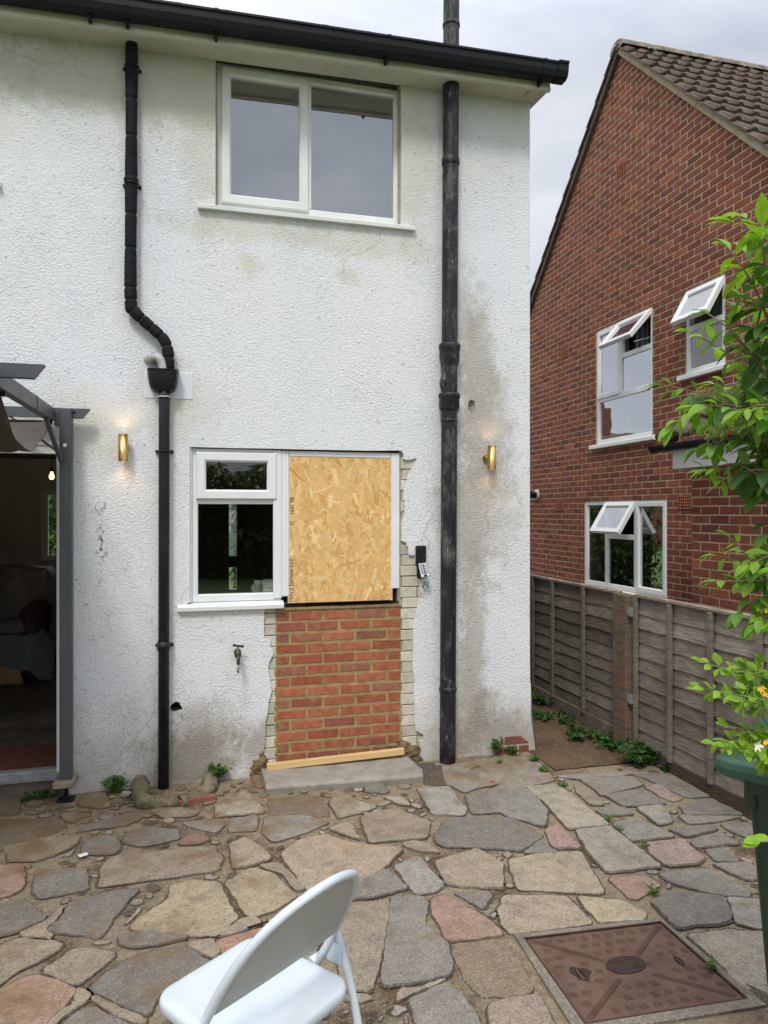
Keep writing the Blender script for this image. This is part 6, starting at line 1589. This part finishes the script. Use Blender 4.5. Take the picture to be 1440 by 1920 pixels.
wp = [(.06, .16, .02), (.09, .21, .025), (.045, .12, .02), (.12, .25, .03)]; iv = [(.03, .10, .018), (.045, .13, .02), (.025, .075, .02), (.06, .15, .03)]
x, y = onZ(220, 1475); weed((x, -.05, 0), 34, .085, .035, .016, .10, wp, 'leafy green weed against the white wall between pergola foot and kerb', 1)
x, y = onZ(410, 1455); weed((x - .01, -.05, .03), 30, .085, .038, .016, .09, wp, 'leafy green weed rooted at the right end of the mossy kerb', 2)
x, y = onZ(272, 1510); weed((x, y + .01, .0), 32, .08, .034, .012, .05, wp, 'bright weed in front of the left bend of the mossy kerb', 3)
x, y = onZ(60, 1478); weed((x + .02, -.05, .0), 14, .08, .02, .014, .03, iv, 'low dark weed under the door threshold at the far left', 4)
x, y = onZ(88, 1475); weed((x + .02, -.04, .0), 26, .09, .026, .018, .05, iv, 'dark leafy weed under the threshold beside the pergola foot', 5)
x, y = onZ(930, 1412); weed((x - .02, -.04, .03), 18, .06, .028, .020, .09, wp, 'small weed climbing the stained wall right of the soil pipe', 6)
x, y = onZ(962, 1418); weed((x, -.05, .0), 22, .07, .024, .018, .08, wp, 'weed in front of the bare red bricks at the wall corner', 7)
x, y = onZ(936, 1433); weed((x, y, .01), 8, .03, .016, .012, .025, [(.14, .22, .04)], 'tiny pale weed on the slab below the stained wall', 8)
for i, (px, py, n_, lb) in enumerate(((1000, 1428, 26, 'grassy weed growing at the foot of the wall corner'), (1020, 1448, 14, 'weed strip along the slab edge by the earth path'), (1055, 1478, 5, 'weed tuft in the joint beside the first kerb slab'), (1140, 1540, 5, 'weed tuft in the joint where the two kerb slabs meet'), (1165, 1560, 3, 'tiny weed beside the second kerb slab'), (1205, 1592, 4, 'weed tuft near the pink slab by the kerb'), (1226, 1680, 7, 'grass tuft between the pink slab and the dark slab'), (1336, 1820, 5, 'grass tuft beside the manhole cover'), (1328, 1492, 5, 'weed tuft beside the pale slab by the fence'))):
    x, y = onZ(px, py); weed((x, y, .004), n_, .045 if n_ > 8 else .03, .028, .009, .035, wp, lb, 20 + i)
def ivy(px, py, n_, sp, h, lb, seed, sy=1.): 
    x, y = onZ(px, py); return weed((x, y, .005), n_, sp, .042, .036, h, iv, lb, seed, 'ground_ivy', 'ivy patches at the foot of the fence', sy)
ivy(1215, 1432, 120, .24, .14, 'largest mound of dark ivy in front of the fence post', 40, .8); ivy(1140, 1398, 46, .17, .08, 'ivy patch on the earth just behind the fence post', 41, 1.6)
ivy(1085, 1385, 24, .12, .06, 'sparse ivy patch in the middle of the earth path', 42, 1.6); ivy(1265, 1447, 26, .12, .05, 'low ivy trailing along the paving towards the bin', 43, 1.2)
ivy(1050, 1350, 18, .16, .05, 'thin ivy along the gravel board further down the path', 44, 2.2); ivy(1010, 1320, 24, .12, .10, 'ivy at the far end of the path behind the wall corner', 45, 2.); ivy(1012, 1345, 16, .10, .04, 'bright creeping weed on the path near the wall corner', 46, 2.2)

# =================================================================== LITTER
def litter(name, label, cat, c, build, m):
    T = thing(name, label, cat, c); mb = MB(); build(mb); mb.build(name + '_piece', m, T); return T
x, y = onZ(156, 1605, .008); litter('paper_scrap', 'small white paper scrap on the brown paving', 'litter', (x, y, .014), lambda m_: m_.bbox(-.022, .022, -.017, .017, 0, .001, .0003, M=Matrix.Rotation(.5, 4, 'Z')), M['white'])
x, y = onZ(189, 1526, .005); litter('red_plug', 'red plastic wall plug lying on muddy paving left of the kerb', 'wall plug', (x, y, .014), lambda m_: m_.tube([(-.02, 0, 0), (.02, .003, 0)], [.004, .0025], 6), simple('red_plastic', (.5, .03, .02), .4))
x, y = onZ(924, 1468, .005); litter('red_plug', 'red plastic wall plug lying in the joint right of the soil pipe', 'wall plug', (x, y, .016), lambda m_: m_.tube([(-.018, 0, 0), (.018, .004, 0)], [.004, .0025], 6), M['brass'] if False else simple('red_plastic_clean', (.55, .03, .02), .4))
x, y = onZ(890, 1442, .005); litter('bent_nail', 'bent dark nail on the slab in front of the soil pipe', 'nail', (x, y, .016), lambda m_: (m_.tube([(-.03, -.012, 0), (0, 0, .002), (.028, .008, .001)], .0022, 6), m_.tube([(.028, .008, .001), (.030, .0086, .001)], .006, 8)), M['black'])
x, y = onZ(484, 1738, .005); litter('cable_offcut', 'short black cable offcut behind the chair back', 'cable', (x, y, .016), lambda m_: m_.tube([(-.045, -.012, 0), (0, 0, 0), (.045, .010, 0)], .0035, 8), M['black'])
x, y = onZ(1054, 1622, .005); litter('twig', 'thin curved dark twig on the large tan slab', 'twig', (x, y, .014), lambda m_: m_.tube(catmull([(-.006, .04, 0), (-.004, .01, .003), (.006, -.012, .002), (.010, -.035, 0)], 4), .0014, 5), M['bark'])
for i, (px, py, lb) in enumerate(((209, 1497, 'yellow leaf on the pale slab near the wall weed'), (334, 1507, 'yellow leaf below the red brick slip'))):
    x, y = onZ(px, py, .005); T = thing('fallen_leaf', lb, 'leaf', (x, y, .012)); mb = MB(); leaf(mb, Vector((-.02, 0, 0)), Vector((1, .2, .1)), Vector((0, 0, 1)), .05, .022, (.62, .55, .15), .2, .3); mb.build('leaf_blade', M['leafd'], T)
x, y = onZ(236, 1490, .02); T = thing('pebble', 'round grey pebble beside the left bend of the kerb', 'stone', (x, y, .012)); mb = MB(); lumps(mb, 0, 0.001, 0, .001, .01, .011, 1, .026, .027, R); mb.build('stone', M['concrete'], T)

# =================================================================== BEYOND: hedges and garden (seen through the house and in the glass)
def hedge(name, label, x0, x1, y0, y1, h, n_, seed, pal, ll=.09, cat='hedge'):
    R = random.Random(seed); T = thing(name, label, cat, ((x0 + x1) / 2, (y0 + y1) / 2, -.05)); cx, cy = (x0 + x1) / 2, (y0 + y1) / 2
    mL = MB()
    for i in range(n_):
        p = Vector((R.uniform(x0, x1), R.uniform(y0, y1), R.uniform(.0, h))); bul = noise.noise(p * 1.1) * .35
        p.z *= 1 + bul * .4; d = Vector((R.uniform(-1, 1), R.uniform(-1, 1), R.uniform(-.8, .4))); v = R.uniform(.7, 1.3)
        leaf(mL, p - Vector((cx, cy, -.05)), d, Vector((R.uniform(-.5, .5), R.uniform(-.5, .5), 1)), ll * R.uniform(.7, 1.4), ll * .5, tuple(q * v for q in R.choice(pal)), .4)
    mL.build('foliage', M['leafd'], T)
    mb = MB(); 
    for i in range(max(2, int((x1 - x0) / .5))):
        x = -(x1 - x0) / 2 + .25 + i * .5; mb.tube([(x, 0, 0), (x + .03, 0, h * .5), (x + .08, .03, h * .85)], [.03, .02, .008], 6)
    mb.build('stems', M['bark'], T)
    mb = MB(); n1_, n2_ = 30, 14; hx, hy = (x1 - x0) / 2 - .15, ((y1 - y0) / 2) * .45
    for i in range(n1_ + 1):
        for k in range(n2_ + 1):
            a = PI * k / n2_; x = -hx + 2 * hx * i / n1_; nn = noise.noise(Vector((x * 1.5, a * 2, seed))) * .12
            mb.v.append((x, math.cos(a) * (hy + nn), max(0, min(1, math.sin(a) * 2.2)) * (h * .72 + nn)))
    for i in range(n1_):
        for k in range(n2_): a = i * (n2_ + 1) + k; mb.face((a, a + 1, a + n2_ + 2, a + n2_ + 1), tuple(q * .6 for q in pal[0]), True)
    mb.build('opaque_core', M['leafd'], T); return T  # added solid core, darkened, keeps sky from showing between the leaves
hedge('hedge', 'tall green hedge seen through the far window of the dark room', -4.6, .2, 8.2, 9.0, 3.0, 7000, 3, [(.05, .14, .03), (.08, .19, .04), (.03, .09, .02)], .12)
hedge('flowering_bush', 'yellow flowering bush below the hedge seen through the far window', -3.6, -1.8, 7.2, 7.9, 1.45, 1500, 4, [(.45, .42, .03), (.10, .2, .03), (.3, .33, .03)], .06, 'bush')
hedge('hedge', 'tall dark garden hedge behind the camera, reflected in the kitchen window', -6, 6, -16.5, -14.8, 3.0, 14000, 6, [(.09, .15, .04), (.12, .17, .04), (.17, .20, .04)], .24)
hedge('hedge', 'green hedge added beyond the side path to block the lawn reflected next door', .6, 4.8, 8.2, 9.0, 2.2, 9000, 8, [(.06, .11, .03), (.07, .12, .03), (.05, .09, .03)], .13)  # unseen, added to cover the lawn in the neighbour's window reflection

BH = thing('distant_house', 'distant brick house whose roof and chimney show only as a reflection', 'house', (-11.8, 31, -.05))
mb = MB(); mb.box(-5, 5, -3, 3, 0, 4.6, (.16, .065, .045)); mb.build('wall', M['brickold'], BH)
mb = MB(); mb.add([(-5.3, -3.4, 4.5), (5.3, -3.4, 4.5), (5.3, 0, 6.3), (-5.3, 0, 6.3), (5.3, 3.4, 4.5), (-5.3, 3.4, 4.5)], [(0, 1, 2, 3), (3, 2, 4, 5), (0, 3, 5), (1, 4, 2)]); mb.build('roof', M['roof'], BH)
mb = MB(); mb.box(-.5, .5, -.4, .4, 5.6, 7.6, (.15, .06, .045)); CHh = mb.build('chimney', M['brickold'], BH)
for x in (-.25, .25):
    mb = MB(); mb.lathe([(.12, 7.6), (.10, 8.2)], Matrix.Translation((x, 0, 0))); mb.build('chimney_pot', M['terracotta'], CHh)
